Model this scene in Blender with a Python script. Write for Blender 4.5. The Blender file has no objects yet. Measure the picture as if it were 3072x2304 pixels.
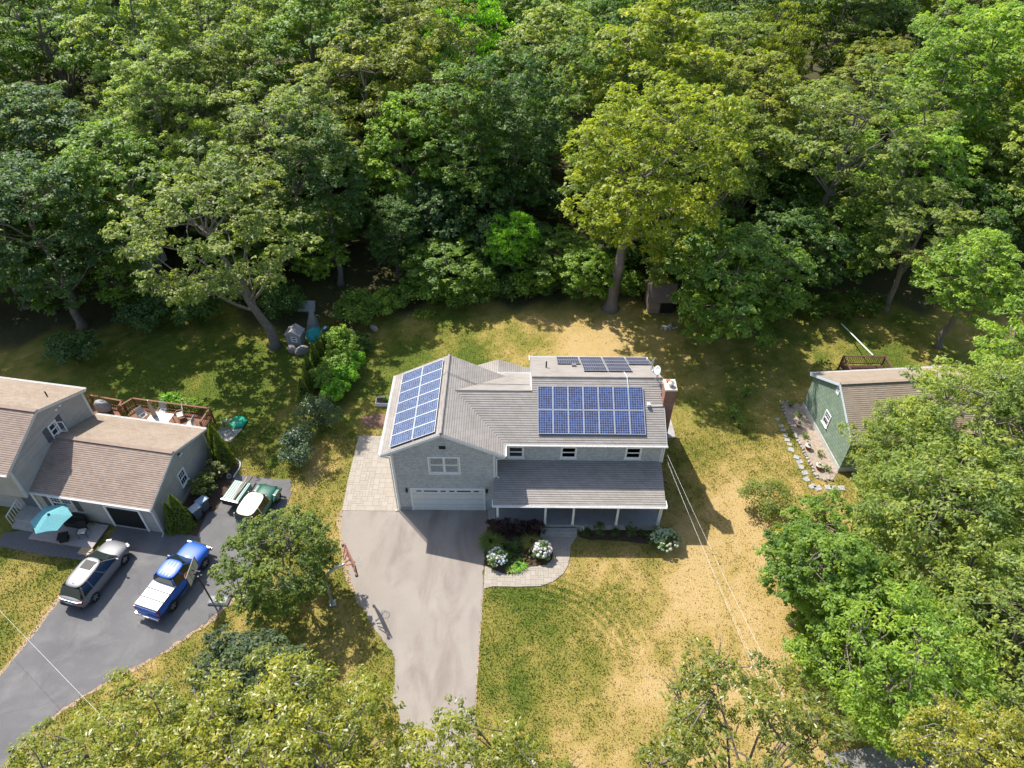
import bpy, math, random
import numpy as np
from mathutils import Vector, Matrix

SC = bpy.context.scene
COL = SC.collection
R = math.radians

# ------------------------------------------------------------------ camera
cam = bpy.data.cameras.new('camera')
cam.sensor_width = 36.0
cam.lens = 709.22 / 1024 * 36
cam.clip_start = 0.5
cam.clip_end = 4000
cam_ob = bpy.data.objects.new('camera', cam)
COL.objects.link(cam_ob)
_r = Vector((0.99995943, 0.00716535, 0.00545939))
_u = Vector((-0.00885738, 0.67165294, 0.74081298))
_f = Vector((-0.00164137, 0.74083128, -0.67168915))
cam_ob.matrix_world = Matrix(((_r.x, _u.x, -_f.x, 7.8639), (_r.y, _u.y, -_f.y, -30.7542),
                              (_r.z, _u.z, -_f.z, 39.7739), (0, 0, 0, 1)))
SC.camera = cam_ob

# ------------------------------------------------------------------ light
SUN_EL, SUN_AZ = R(51.8), R(-40.7)
world = bpy.data.worlds.new('World')
SC.world = world
world.use_nodes = True
_nt = world.node_tree
_bg = _nt.nodes['Background']
_sky = _nt.nodes.new('ShaderNodeTexSky')
_sky.sky_type = 'NISHITA'
_sky.sun_disc = False
_sky.sun_elevation = SUN_EL
_sky.sun_rotation = SUN_AZ % (2 * math.pi)
_sky.air_density = 1.0
_sky.dust_density = 1.6
_sky.ozone_density = 1.0
_nt.links.new(_sky.outputs[0], _bg.inputs[0])
_bg.inputs[1].default_value = 0.15
sun = bpy.data.lights.new('sun', 'SUN')
sun.energy = 5.0
sun.angle = R(0.53)
sun.color = (1.0, 0.955, 0.88)
sun_ob = bpy.data.objects.new('sun', sun)
COL.objects.link(sun_ob)
sun_ob.rotation_euler = Vector((0.513, -0.597, -1.0)).to_track_quat('-Z', 'Y').to_euler()
sun_ob.location = (-30, 40, 60)
SC.view_settings.view_transform = 'Standard'
SC.view_settings.look = 'None'
SC.view_settings.exposure = 0.56
SC.view_settings.gamma = 1.0
SC.view_settings.use_curve_mapping = False
SC.cycles.max_bounces = 8
SC.cycles.diffuse_bounces = 3
SC.cycles.transmission_bounces = 4
SC.cycles.transparent_max_bounces = 6

# ------------------------------------------------------------------ mesh helpers
def link(name, me, mat=None, parent=None, loc=None, rot=None):
    o = bpy.data.objects.new(name, me)
    COL.objects.link(o)
    if mat is not None and me is not None and not me.materials:
        me.materials.append(mat)
    if parent is not None:
        o.parent = parent
    if loc is not None:
        o.location = loc
    if rot is not None:
        o.rotation_euler = rot
    return o

def tag(o, label=None, cat=None, group=None, kind=None):
    if label: o['label'] = label
    if cat: o['category'] = cat
    if group: o['group'] = group
    if kind: o['kind'] = kind
    return o

def thing(name, label, cat, loc=(0, 0, 0), rz=0.0, group=None):
    o = bpy.data.objects.new(name, None)
    o.empty_display_size = 0.2
    COL.objects.link(o)
    o.location = loc
    o.rotation_euler = (0, 0, rz)
    return tag(o, label, cat, group)

def copy_tree(o, parent=None):
    c = o.copy()
    COL.objects.link(c)
    c.parent = parent
    for ch in list(o.children):
        copy_tree(ch, c)
    return c

class MB:
    """collects polygons for one mesh"""
    def __init__(s):
        s.v = []; s.f = []; s.uv = None
    def add(s, vs, fs):
        b = len(s.v)
        s.v += [tuple(map(float, p)) for p in vs]
        s.f += [tuple(b + i for i in f) for f in fs]
        return s
    def box(s, c, d, rz=0.0, rx=0.0, ry=0.0):
        m = Matrix.Rotation(rz, 3, 'Z') @ Matrix.Rotation(ry, 3, 'Y') @ Matrix.Rotation(rx, 3, 'X')
        vs = []
        for x in (-.5, .5):
            for y in (-.5, .5):
                for z in (-.5, .5):
                    vs.append(Vector(c) + m @ Vector((x * d[0], y * d[1], z * d[2])))
        return s.add(vs, [(0, 1, 3, 2), (4, 6, 7, 5), (0, 4, 5, 1), (2, 3, 7, 6), (0, 2, 6, 4), (1, 5, 7, 3)])
    def bar(s, a, b, w, h=None, up=(0, 0, 1)):
        a = Vector(a); b = Vector(b); h = h or w
        d = (b - a).normalized(); up = Vector(up)
        if abs(d.dot(up)) > .99: up = Vector((0, 1, 0))
        x = d.cross(up).normalized(); y = x.cross(d)
        vs = []
        for p in (a, b):
            for i, j in ((-1, -1), (1, -1), (1, 1), (-1, 1)):
                vs.append(p + x * (i * w / 2) + y * (j * h / 2))
        return s.add(vs, [(0, 1, 2, 3), (7, 6, 5, 4), (0, 4, 5, 1), (1, 5, 6, 2), (2, 6, 7, 3), (3, 7, 4, 0)])
    def tube(s, pts, rad, n=6, cap=True):
        pts = [Vector(p) for p in pts]
        if not hasattr(rad, '__len__'): rad = [rad] * len(pts)
        vs = []; ref = Vector((0.13, 0.37, 0.92))
        for i, p in enumerate(pts):
            d = (pts[min(i + 1, len(pts) - 1)] - pts[max(i - 1, 0)])
            d = d.normalized() if d.length > 1e-9 else Vector((0, 0, 1))
            rf = ref if abs(d.dot(ref)) < .95 else Vector((1, 0, 0))
            x = d.cross(rf).normalized(); y = d.cross(x)
            for k in range(n):
                a = 2 * math.pi * k / n
                vs.append(p + (x * math.cos(a) + y * math.sin(a)) * rad[i])
        fs = []
        for i in range(len(pts) - 1):
            for k in range(n):
                fs.append((i * n + k, i * n + (k + 1) % n, (i + 1) * n + (k + 1) % n, (i + 1) * n + k))
        if cap:
            fs.append(tuple(range(n - 1, -1, -1)))
            fs.append(tuple((len(pts) - 1) * n + k for k in range(n)))
        return s.add(vs, fs)
    def lathe(s, prof, n=16, c=(0, 0, 0), axis='z', cap=True):
        vs = []
        for r, z in prof:
            for k in range(n):
                a = 2 * math.pi * k / n
                p = (r * math.cos(a), r * math.sin(a), z)
                if axis == 'x': p = (z, r * math.cos(a), r * math.sin(a))
                if axis == 'y': p = (r * math.cos(a), z, r * math.sin(a))
                vs.append((p[0] + c[0], p[1] + c[1], p[2] + c[2]))
        fs = []
        for i in range(len(prof) - 1):
            for k in range(n):
                fs.append((i * n + k, i * n + (k + 1) % n, (i + 1) * n + (k + 1) % n, (i + 1) * n + k))
        if cap:
            fs.append(tuple(range(n - 1, -1, -1)))
            fs.append(tuple((len(prof) - 1) * n + k for k in range(n)))
        return s.add(vs, fs)
    def prism(s, poly, z0, z1):
        n = len(poly)
        vs = [(p[0], p[1], z0) for p in poly] + [(p[0], p[1], z1) for p in poly]
        fs = [tuple(range(n - 1, -1, -1)), tuple(range(n, 2 * n))]
        fs += [(i, (i + 1) % n, n + (i + 1) % n, n + i) for i in range(n)]
        return s.add(vs, fs)
    def extr(s, poly, o, a, b, d):
        """polygon (p,q) in plane spanned by a,b at o, extruded by vector d"""
        o = Vector(o); a = Vector(a); b = Vector(b); d = Vector(d); n = len(poly)
        vs = [o + a * p + b * q for p, q in poly]; vs += [v + d for v in vs]
        fs = [tuple(range(n - 1, -1, -1)), tuple(range(n, 2 * n))]
        fs += [(i, (i + 1) % n, n + (i + 1) % n, n + i) for i in range(n)]
        return s.add(vs, fs)
    def ring(s, w, h, t, d, y0=0.0, tb=None):
        """picture-frame ring in XZ centred on origin, depth from y0-d to y0"""
        tb = t if tb is None else tb
        vs = []
        for y in (y0 - d, y0):
            for (W, H0, H1) in ((w / 2, -h / 2, h / 2), (w / 2 - t, -h / 2 + tb, h / 2 - t)):
                vs += [(-W, y, H0), (W, y, H0), (W, y, H1), (-W, y, H1)]
        fs = []
        for i in range(4):
            j = (i + 1) % 4
            fs += [(i, j, 4 + j, 4 + i), (8 + j, 8 + i, 12 + i, 12 + j), (j, i, 8 + i, 8 + j), (4 + i, 4 + j, 12 + j, 12 + i)]
        return s.add(vs, fs)
    def loft(s, rings, closed=True):
        n = len(rings[0]); vs = [p for r_ in rings for p in r_]; fs = []
        for i in range(len(rings) - 1):
            for k in range(n if closed else n - 1):
                fs.append((i * n + k, i * n + (k + 1) % n, (i + 1) * n + (k + 1) % n, (i + 1) * n + k))
        fs.append(tuple(range(n - 1, -1, -1)))
        fs.append(tuple((len(rings) - 1) * n + k for k in range(n)))
        return s.add(vs, fs)
    def mesh(s, name='mesh'):
        me = bpy.data.meshes.new(name)
        me.from_pydata(s.v, [], s.f)
        return me
    def build(s, name, mat, parent=None, loc=None, rot=None, smooth=False, sub=0, bevel=0, kind=None):
        me = s.mesh(name)
        if smooth:
            me.polygons.foreach_set('use_smooth', [True] * len(me.polygons))
        o = link(name, me, mat, parent, loc, rot)
        if bevel:
            b = o.modifiers.new('bevel', 'BEVEL'); b.width = bevel; b.segments = 2; b.limit_method = 'ANGLE'
        if sub:
            m = o.modifiers.new('sub', 'SUBSURF'); m.levels = sub; m.render_levels = sub
        if kind: o['kind'] = kind
        return o

def clip_half(poly, a, b, c):
    """keep a*x+b*y<=c"""
    out = []
    for i in range(len(poly)):
        p = poly[i]; q = poly[(i + 1) % len(poly)]
        dp = a * p[0] + b * p[1] - c; dq = a * q[0] + b * q[1] - c
        if dp <= 0: out.append(p)
        if (dp < 0 < dq) or (dq < 0 < dp):
            t = dp / (dp - dq)
            out.append((p[0] + (q[0] - p[0]) * t, p[1] + (q[1] - p[1]) * t))
    return out

def parea(p):
    return 0.5 * sum(p[i][0] * p[(i + 1) % len(p)][1] - p[(i + 1) % len(p)][0] * p[i][1] for i in range(len(p)))

def inside(px, py, poly):
    px = np.asarray(px); r_ = np.zeros(px.shape, bool)
    n = len(poly)
    for i in range(n):
        x1, y1 = poly[i]; x2, y2 = poly[(i + 1) % n]
        if y1 == y2: continue
        c = ((y1 > py) != (y2 > py)) & (px < (x2 - x1) * (py - y1) / (y2 - y1) + x1)
        r_ ^= c
    return r_

def smoothpoly(pts, it=2, closed=True):
    for _ in range(it):
        q = []; n = len(pts)
        for i in range(n if closed else n - 1):
            a = pts[i]; b = pts[(i + 1) % n]
            q.append(tuple(a[k] * .75 + b[k] * .25 for k in range(len(a))))
            q.append(tuple(a[k] * .25 + b[k] * .75 for k in range(len(a))))
        if not closed: q = [pts[0]] + q + [pts[-1]]
        pts = q
    return pts

def mesh_np(name, V, F, attrs=None, smooth=False):
    """V (n,3); F (m,k) int array with constant k"""
    me = bpy.data.meshes.new(name)
    V = np.asarray(V, np.float32); F = np.asarray(F, np.int32); m, k = F.shape
    me.vertices.add(len(V)); me.vertices.foreach_set('co', V.ravel())
    me.loops.add(m * k); me.loops.foreach_set('vertex_index', F.ravel())
    me.polygons.add(m)
    me.polygons.foreach_set('loop_start', np.arange(0, m * k, k, dtype=np.int32))
    me.polygons.foreach_set('loop_total', np.full(m, k, np.int32))
    if smooth: me.polygons.foreach_set('use_smooth', np.ones(m, bool))
    me.update(calc_edges=True)
    for nm, dom, arr in (attrs or []):
        a = me.attributes.new(nm, 'FLOAT', dom)
        a.data.foreach_set('value', np.asarray(arr, np.float32))
    return me

# ------------------------------------------------------------------ materials
def new_mat(name):
    m = bpy.data.materials.new(name)
    m.use_nodes = True
    nt = m.node_tree
    return m, nt, nt.nodes['Principled BSDF']

def N(nt, t, ins=None, **props):
    n = nt.nodes.new(t)
    for k, v in props.items(): setattr(n, k, v)
    for k, v in (ins or {}).items():
        if isinstance(v, bpy.types.NodeSocket): nt.links.new(v, n.inputs[k])
        else: n.inputs[k].default_value = v
    return n

def c4(c): return (c[0], c[1], c[2], 1.0)

def mixc(nt, fac, a, b, mode='MIX'):
    n = nt.nodes.new('ShaderNodeMix'); n.data_type = 'RGBA'; n.blend_type = mode
    for key, v in ((0, fac), (6, a), (7, b)):
        if isinstance(v, bpy.types.NodeSocket): nt.links.new(v, n.inputs[key])
        else: n.inputs[key].default_value = v if key == 0 else (c4(v) if len(v) == 3 else v)
    return n.outputs[2]

def math_(nt, op, a, b=0.0, c=None, clamp=False):
    n = nt.nodes.new('ShaderNodeMath'); n.operation = op; n.use_clamp = clamp
    for i, v in enumerate((a, b) if c is None else (a, b, c)):
        if isinstance(v, bpy.types.NodeSocket): nt.links.new(v, n.inputs[i])
        else: n.inputs[i].default_value = v
    return n.outputs[0]

def noise(nt, vec, scale, detail=4.0, rough=0.55, dist=0.0):
    return N(nt, 'ShaderNodeTexNoise', {'Vector': vec, 'Scale': scale, 'Detail': detail, 'Roughness': rough, 'Distortion': dist}).outputs[0]

def ramp(nt, fac, *stops):
    n = nt.nodes.new('ShaderNodeValToRGB'); nt.links.new(fac, n.inputs[0])
    e = n.color_ramp.elements
    while len(e) < len(stops): e.new(0.5)
    for el, (p, c) in zip(e, stops):
        el.position = p; el.color = c4(c) if hasattr(c, '__len__') else (c, c, c, 1)
    return n.outputs[0]

def bump(nt, b, h, strength, dist=0.02):
    n = N(nt, 'ShaderNodeBump', {'Height': h, 'Strength': strength, 'Distance': dist})
    nt.links.new(n.outputs[0], b.inputs['Normal'])

def pmat(name, col, rough=0.8, spec=0.3, metal=0.0, v=0.12, scale=3.0, col2=None, bmp=0.0, bscale=60.0, coat=0.0):
    m, nt, b = new_mat(name)
    tc = N(nt, 'ShaderNodeTexCoord').outputs['Object']
    if v > 0 or col2 is not None:
        n1 = noise(nt, tc, scale, 5.0, 0.6)
        n2 = noise(nt, tc, scale * 9, 3.0, 0.6)
        fac = math_(nt, 'ADD', math_(nt, 'MULTIPLY', n1, .7), math_(nt, 'MULTIPLY', n2, .3))
        lo = [x * (1 - v) for x in col]; hi = col2 if col2 is not None else [min(1, x * (1 + v)) for x in col]
        cc = ramp(nt, fac, (0.33, lo), (0.67, hi))
        nt.links.new(cc, b.inputs['Base Color'])
    else:
        b.inputs['Base Color'].default_value = c4(col)
    b.inputs['Roughness'].default_value = rough
    b.inputs['Specular IOR Level'].default_value = spec
    b.inputs['Metallic'].default_value = metal
    if coat: b.inputs['Coat Weight'].default_value = coat; b.inputs['Coat Roughness'].default_value = 0.05
    if bmp: bump(nt, b, noise(nt, tc, bscale, 3.0), bmp)
    return m

def m_leaf(name, rough=0.5, trans=0.42, spec=0.38, hue=0.5):
    """foliage: colour of the object, varied leaf by leaf"""
    m, nt, b = new_mat(name)
    oi = N(nt, 'ShaderNodeObjectInfo')
    at = N(nt, 'ShaderNodeAttribute', attribute_name='tint', attribute_type='GEOMETRY').outputs['Fac']
    val = N(nt, 'ShaderNodeMapRange', {'Value': at, 'To Min': 0.85, 'To Max': 2.0}).outputs[0]
    warm = mixc(nt, 1.0, oi.outputs['Color'], (1.45, 1.12, 0.55), 'MULTIPLY')
    cool = mixc(nt, 1.0, oi.outputs['Color'], (0.85, 1.0, 1.05), 'MULTIPLY')
    c = mixc(nt, at, cool, warm)
    sc_ = N(nt, 'ShaderNodeVectorMath', {0: c}, operation='SCALE'); nt.links.new(val, sc_.inputs['Scale'])
    c = sc_.outputs[0]
    nt.links.new(c, b.inputs['Base Color'])
    b.inputs['Roughness'].default_value = rough
    b.inputs['Specular IOR Level'].default_value = spec
    tr = N(nt, 'ShaderNodeBsdfTranslucent')
    tcol = mixc(nt, 1.0, c, (1.7, 1.9, 0.7), 'MULTIPLY')
    nt.links.new(tcol, tr.inputs[0])
    mx = N(nt, 'ShaderNodeMixShader', {0: trans, 1: b.outputs[0], 2: tr.outputs[0]})
    nt.links.new(mx.outputs[0], nt.nodes['Material Output'].inputs[0])
    return m

def m_bark(name, col):
    m, nt, b = new_mat(name)
    tc = N(nt, 'ShaderNodeTexCoord').outputs['Object']
    mp = N(nt, 'ShaderNodeMapping', {'Vector': tc, 'Scale': (5, 5, 1.0)}).outputs[0]
    n1 = noise(nt, mp, 3.0, 6, 0.7)
    nt.links.new(ramp(nt, n1, (0.3, [x * .5 for x in col]), (0.7, [min(1, x * 1.35) for x in col])), b.inputs['Base Color'])
    b.inputs['Roughness'].default_value = .95
    b.inputs['Specular IOR Level'].default_value = .1
    bump(nt, b, n1, 0.8, 0.05)
    return m

def m_courses(name, cols, band=0.2, dark=0.45, bw=0.33):
    """asphalt shingle strip: u along the course in metres, v 0..1 up the exposed part"""
    m, nt, b = new_mat(name)
    uv = N(nt, 'ShaderNodeUVMap').outputs[0]
    sp = N(nt, 'ShaderNodeSeparateXYZ', {0: uv})
    geo = N(nt, 'ShaderNodeTexCoord').outputs['Object']
    tab = math_(nt, 'FLOOR', math_(nt, 'DIVIDE', sp.outputs[0], bw))
    wn = N(nt, 'ShaderNodeTexWhiteNoise', {0: N(nt, 'ShaderNodeCombineXYZ', {0: tab, 1: math_(nt, 'FLOOR', sp.outputs[1])}).outputs[0]}, noise_dimensions='2D').outputs[0]
    big = noise(nt, geo, 0.7, 5, .65)
    fine = noise(nt, geo, 45, 2)
    f = math_(nt, 'ADD', math_(nt, 'MULTIPLY', wn, .22), math_(nt, 'ADD', math_(nt, 'MULTIPLY', big, .7), math_(nt, 'MULTIPLY', fine, .25)))
    c = ramp(nt, f, (0.3, cols[0]), (0.6, cols[1]), (0.9, cols[2]))
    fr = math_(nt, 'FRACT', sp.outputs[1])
    edge = N(nt, 'ShaderNodeMapRange', {'Value': fr, 'From Min': band * .4, 'From Max': band, 'To Min': dark, 'To Max': 1.0}).outputs[0]  # shadow line under each course butt, painted into the shingle colour
    fu = math_(nt, 'FRACT', math_(nt, 'DIVIDE', sp.outputs[0], bw))
    slot = math_(nt, 'GREATER_THAN', fu, 0.05)
    slot = math_(nt, 'ADD', math_(nt, 'MULTIPLY', slot, .22), .78)
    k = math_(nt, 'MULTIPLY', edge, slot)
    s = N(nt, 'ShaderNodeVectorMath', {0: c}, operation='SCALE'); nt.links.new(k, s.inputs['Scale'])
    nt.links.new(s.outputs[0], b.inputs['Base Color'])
    b.inputs['Roughness'].default_value = .92
    b.inputs['Specular IOR Level'].default_value = .2
    bump(nt, b, fine, .5, .01)
    return m

def m_siding(name, c1, c2, bw=0.16, rh=0.125, mort=0.006, offset=.5, axis='x', scale=1.0, cm=None):
    """wall shingles / clapboards / bricks seen too small to build"""
    m, nt, b = new_mat(name)
    tc = N(nt, 'ShaderNodeTexCoord').outputs['Object']
    sp = N(nt, 'ShaderNodeSeparateXYZ', {0: tc})
    al = math_(nt, 'ADD', sp.outputs[0], sp.outputs[1])
    vec = N(nt, 'ShaderNodeCombineXYZ', {0: al, 1: sp.outputs[2]}).outputs[0]
    br = N(nt, 'ShaderNodeTexBrick', {'Vector': vec, 'Color1': c4(c1), 'Color2': c4(c2), 'Mortar': c4(cm or [x * .45 for x in c1]), 'Scale': scale,
                                      'Mortar Size': mort, 'Mortar Smooth': .2, 'Bias': 0.0, 'Brick Width': bw, 'Row Height': rh}, offset=offset)
    n1 = noise(nt, tc, 1.3, 5, .6)
    n2 = noise(nt, N(nt, 'ShaderNodeMapping', {'Vector': tc, 'Scale': (25, 25, 3)}).outputs[0], 2.0, 3)
    k = math_(nt, 'ADD', math_(nt, 'MULTIPLY', n1, .35), math_(nt, 'ADD', math_(nt, 'MULTIPLY', n2, .15), .75))
    s = N(nt, 'ShaderNodeVectorMath', {0: br.outputs[0]}, operation='SCALE'); nt.links.new(k, s.inputs['Scale'])
    nt.links.new(s.outputs[0], b.inputs['Base Color'])
    b.inputs['Roughness'].default_value = .9
    b.inputs['Specular IOR Level'].default_value = .15
    fr = math_(nt, 'FRACT', math_(nt, 'DIVIDE', sp.outputs[2], rh * 1.0))
    h = math_(nt, 'SUBTRACT', math_(nt, 'MULTIPLY', fr, -1.0), math_(nt, 'MULTIPLY', br.outputs[1], .7))
    bump(nt, b, h, .6, .02)
    return m

def m_solar(name, c1, c2, line):
    m, nt, b = new_mat(name)
    uv = N(nt, 'ShaderNodeUVMap').outputs[0]
    sp = N(nt, 'ShaderNodeSeparateXYZ', {0: uv})
    oi = N(nt, 'ShaderNodeObjectInfo').outputs['Random']
    cells = []
    for i, n_ in ((0, 6), (1, 10)):
        q = math_(nt, 'MULTIPLY', sp.outputs[i], n_)
        cells.append((math_(nt, 'FLOOR', q), math_(nt, 'ABSOLUTE', math_(nt, 'SUBTRACT', math_(nt, 'FRACT', q), .5))))
    wn = N(nt, 'ShaderNodeTexWhiteNoise', {0: N(nt, 'ShaderNodeCombineXYZ', {0: cells[0][0], 1: cells[1][0], 2: math_(nt, 'MULTIPLY', oi, 91.0)}).outputs[0]}, noise_dimensions='3D').outputs[0]
    gr = noise(nt, N(nt, 'ShaderNodeTexCoord').outputs['Object'], 30.0, 3)
    f = math_(nt, 'ADD', math_(nt, 'MULTIPLY', wn, .8), math_(nt, 'MULTIPLY', gr, .25))
    c = ramp(nt, f, (0.1, c1), (0.55, [(a + d) / 2 for a, d in zip(c1, c2)]), (0.95, c2))
    mk = math_(nt, 'GREATER_THAN', math_(nt, 'MAXIMUM', cells[0][1], cells[1][1]), 0.435)
    nt.links.new(mixc(nt, mk, c, line), b.inputs['Base Color'])
    b.inputs['Roughness'].default_value = .22
    b.inputs['Specular IOR Level'].default_value = .45
    return m

def m_asphalt(name, lo, hi, stain, sx=0.5):
    m, nt, b = new_mat(name)
    tc = N(nt, 'ShaderNodeTexCoord').outputs['Object']
    n1 = noise(nt, tc, 0.35, 6, .6)
    n2 = noise(nt, tc, 22, 3, .7)
    n3 = noise(nt, N(nt, 'ShaderNodeMapping', {'Vector': tc, 'Scale': (1.0, sx * .7, 1)}).outputs[0], 0.6, 6, .62, .5)
    c = ramp(nt, n1, (0.3, lo), (0.7, hi))
    c = mixc(nt, ramp(nt, n3, (0.47, 0.0), (0.7, .8)), c, stain)
    c = mixc(nt, math_(nt, 'MULTIPLY', ramp(nt, n2, (.42, 0.0), (.7, 1.0)), .35), c, [x * .55 for x in lo])
    vo = N(nt, 'ShaderNodeTexVoronoi', {'Vector': N(nt, 'ShaderNodeMapping', {'Vector': mixc(nt, .12, tc, N(nt, 'ShaderNodeTexNoise', {'Vector': tc, 'Scale': 1.0, 'Detail': 5.0}).outputs[1])}).outputs[0], 'Scale': 0.22}, feature='DISTANCE_TO_EDGE').outputs[0]
    crack = math_(nt, 'LESS_THAN', vo, 0.0007)
    c = mixc(nt, math_(nt, 'MULTIPLY', crack, .28), c, [x * .4 for x in lo])
    nt.links.new(c, b.inputs['Base Color'])
    b.inputs['Roughness'].default_value = .93
    b.inputs['Specular IOR Level'].default_value = .2
    bump(nt, b, n2, .35, .01)
    return m

def m_paint(name, col, rough=.25, coat=.6, metal=0.0):
    m, nt, b = new_mat(name)
    tc = N(nt, 'ShaderNodeTexCoord').outputs['Object']
    n1 = noise(nt, tc, 2.5, 4)
    nt.links.new(ramp(nt, n1, (.3, [x * .93 for x in col]), (.7, col)), b.inputs['Base Color'])
    b.inputs['Roughness'].default_value = rough
    b.inputs['Metallic'].default_value = metal
    b.inputs['Coat Weight'].default_value = coat
    b.inputs['Coat Roughness'].default_value = .08
    return m

def m_glass(name, col=(0.02, 0.025, 0.03), rough=.06):
    m, nt, b = new_mat(name)
    b.inputs['Base Color'].default_value = c4(col)
    b.inputs['Roughness'].default_value = rough
    b.inputs['Specular IOR Level'].default_value = .6
    return m

LEAF = m_leaf('leaf')
LEAF_GLOSS = m_leaf('leaf_glossy', rough=.38, trans=.38, spec=.5)
BARK = m_bark('bark', (0.20, 0.17, 0.145))
BARK_DARK = m_bark('bark_dark', (0.11, 0.085, 0.065))
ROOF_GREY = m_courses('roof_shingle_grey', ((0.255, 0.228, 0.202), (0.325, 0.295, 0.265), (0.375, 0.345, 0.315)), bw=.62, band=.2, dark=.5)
ROOF_FELT = pmat('roof_deck', (0.29, 0.262, 0.235), .95, v=.2, scale=2, bmp=.3)
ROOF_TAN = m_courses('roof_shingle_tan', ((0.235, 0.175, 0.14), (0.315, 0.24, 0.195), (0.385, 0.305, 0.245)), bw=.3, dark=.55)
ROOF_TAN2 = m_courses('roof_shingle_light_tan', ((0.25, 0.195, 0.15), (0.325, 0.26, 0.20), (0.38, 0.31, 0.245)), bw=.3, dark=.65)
CEDAR = m_siding('cedar_shingles', (0.42, 0.435, 0.45), (0.54, 0.55, 0.56), bw=.2, rh=.15, mort=.006)
CLAP = m_siding('tan_clapboard', (0.40, 0.375, 0.34), (0.45, 0.42, 0.38), bw=3.6, rh=.115, mort=.008)
BRICK = m_siding('brick', (0.22, 0.085, 0.06), (0.33, 0.13, 0.09), bw=.21, rh=.075, mort=.01, cm=(0.35, 0.31, 0.28))
WHITE = pmat('white_paint', (0.78, 0.78, 0.77), .45, v=.06)
WHITE2 = pmat('white_vinyl', (0.70, 0.71, 0.72), .5, v=.08)
GLASS = m_glass('window_glass', (0.03, 0.035, 0.04))
SCREEN = pmat('insect_screen', (0.05, 0.05, 0.055), .7, v=.1)
BLACK = pmat('black_metal', (0.02, 0.02, 0.022), .45, v=.1)
GALV = pmat('galvanised_steel', (0.46, 0.47, 0.48), .38, metal=.75, v=.15, scale=6)
ALU = pmat('aluminium_frame', (0.62, 0.63, 0.64), .4, metal=.5, v=.05)
CONC = pmat('concrete', (0.38, 0.36, 0.335), .95, v=.2, scale=2.5, bmp=.3)
STONE = pmat('field_stone', (0.33, 0.315, 0.29), .95, v=.35, scale=4, bmp=.6, bscale=20)
MULCH = pmat('bark_mulch', (0.085, 0.055, 0.038), 1.0, v=.5, scale=9, bmp=1.0, bscale=70)
SOIL = pmat('bare_soil', (0.21, 0.125, 0.085), 1.0, v=.3, scale=5, bmp=.8, bscale=50)
WOODDK = pmat('deck_wood_red_brown', (0.20, 0.092, 0.05), .75, v=.3, scale=5)
WOODGREY = pmat('weathered_wood', (0.235, 0.175, 0.135), .9, v=.45, scale=4)
WOODLT = pmat('pale_decking', (0.37, 0.33, 0.31), .85, v=.15, scale=5)
RUBBER = pmat('rubber', (0.018, 0.018, 0.019), .8, v=.1)
# ------------------------------------------------------------------ plans of the ground (metres; house front left corner is the origin)
DRIVE = [(-3.94, -0.16), (-3.71, -2.06), (-3.35, -3.13), (-2.31, -5.88), (-1.41, -7.5), (-0.24, -9.15), (0.82, -10.4), (1.13, -10.9),
         (1.23, -11.9), (1.25, -13.23), (1.79, -14.22), (2.1, -16.6), (2.0, -21.0), (1.2, -24.0), (7.4, -24.0), (6.2, -20.5), (5.95, -16.6), (5.9, -13.5), (5.97, -9.7),
         (6.06, -6.03), (6.03, -4.5), (6.2, -0.01), (0, -0.01)]
NDRIVE = [(-24.2, -20.5), (-22.6, -15.2), (-21.34, -12.12), (-20.85, -10.3), (-20.44, -8.15), (-20.12, -6.89), (-20.16, -3.8), (-19.3, -3.72), (-19.0, -1.55),
          (-15.66, -2.1), (-13.33, -2.42), (-13.27, -.55), (-12.7, -0.1), (-12.3, 3.0), (-11.38, 2.9), (-8.21, 2.55), (-7.9, 1.35), (-8.2, -1.5), (-9.0, -4.6), (-9.17, -5.6), (-9.89, -7.7),
          (-10.69, -8.71), (-12.1, -10.11), (-13.21, -11.05), (-14.73, -12.05), (-16.1, -13.21), (-17.19, -14.22), (-18.01, -15.46), (-18.6, -17.0), (-19.2, -20.5), (-19.2, -24), (-26, -24)]
PATIO = [(-3.98, -0.17), (-4.05, 2.73), (-4.01, 7.0), (-0.02, 7.0), (-0.02, -0.17)]
WALK = [(6.12, -4.52), (6.6, -4.78), (7.3, -5.1), (7.9, -5.15), (8.5, -4.82), (8.95, -4.6), (9.6, -4.5), (10.15, -4.42), (10.55, -3.95), (10.62, -3.4), (10.35, -2.8), (9.85, -2.3), (9.8, -2.18),
        (12.25, -2.18), (12.05, -2.55), (11.8, -2.92), (11.72, -3.66), (11.55, -4.4), (11.23, -5.02), (10.53, -5.65), (9.72, -5.98), (8.2, -6.05), (6.7, -6.03), (6.12, -6.2)]
FBED = [(6.3, -1.45), (9.78, -1.6), (9.78, -2.3), (10.32, -2.8), (10.6, -3.4), (10.53, -3.95), (10.12, -4.4), (9.6, -4.47), (8.95, -4.57), (8.5, -4.79), (7.9, -5.12), (7.3, -5.07), (6.6, -4.75), (6.1, -4.5), (6.22, -1.5)]
FBED2 = [(12.3, -1.62), (19.0, -1.62), (19.1, -2.9), (17.4, -2.75), (15.0, -2.45), (12.5, -2.4)]
NBED = [(-15.5, -1.98), (-13.35, -2.4), (-13.3, -.58), (-12.75, -.12), (-12.3, 3.1), (-12.26, 4.1), (-12.7, 4.7), (-14.4, 5.2)]
RBED = [(29.8, 11.2), (31.2, 11.0), (31.86, 3.75), (31.2, 3.0), (30.05, 3.15), (30.0, 5.3), (29.8, 7.0), (29.65, 9.0)]
GRAVEL = [(-26.4, -2.3), (-24.4, -1.9), (-20.1, -3.75), (-20.1, -4.4), (-23.0, -4.0), (-26.4, -3.3)]

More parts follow.
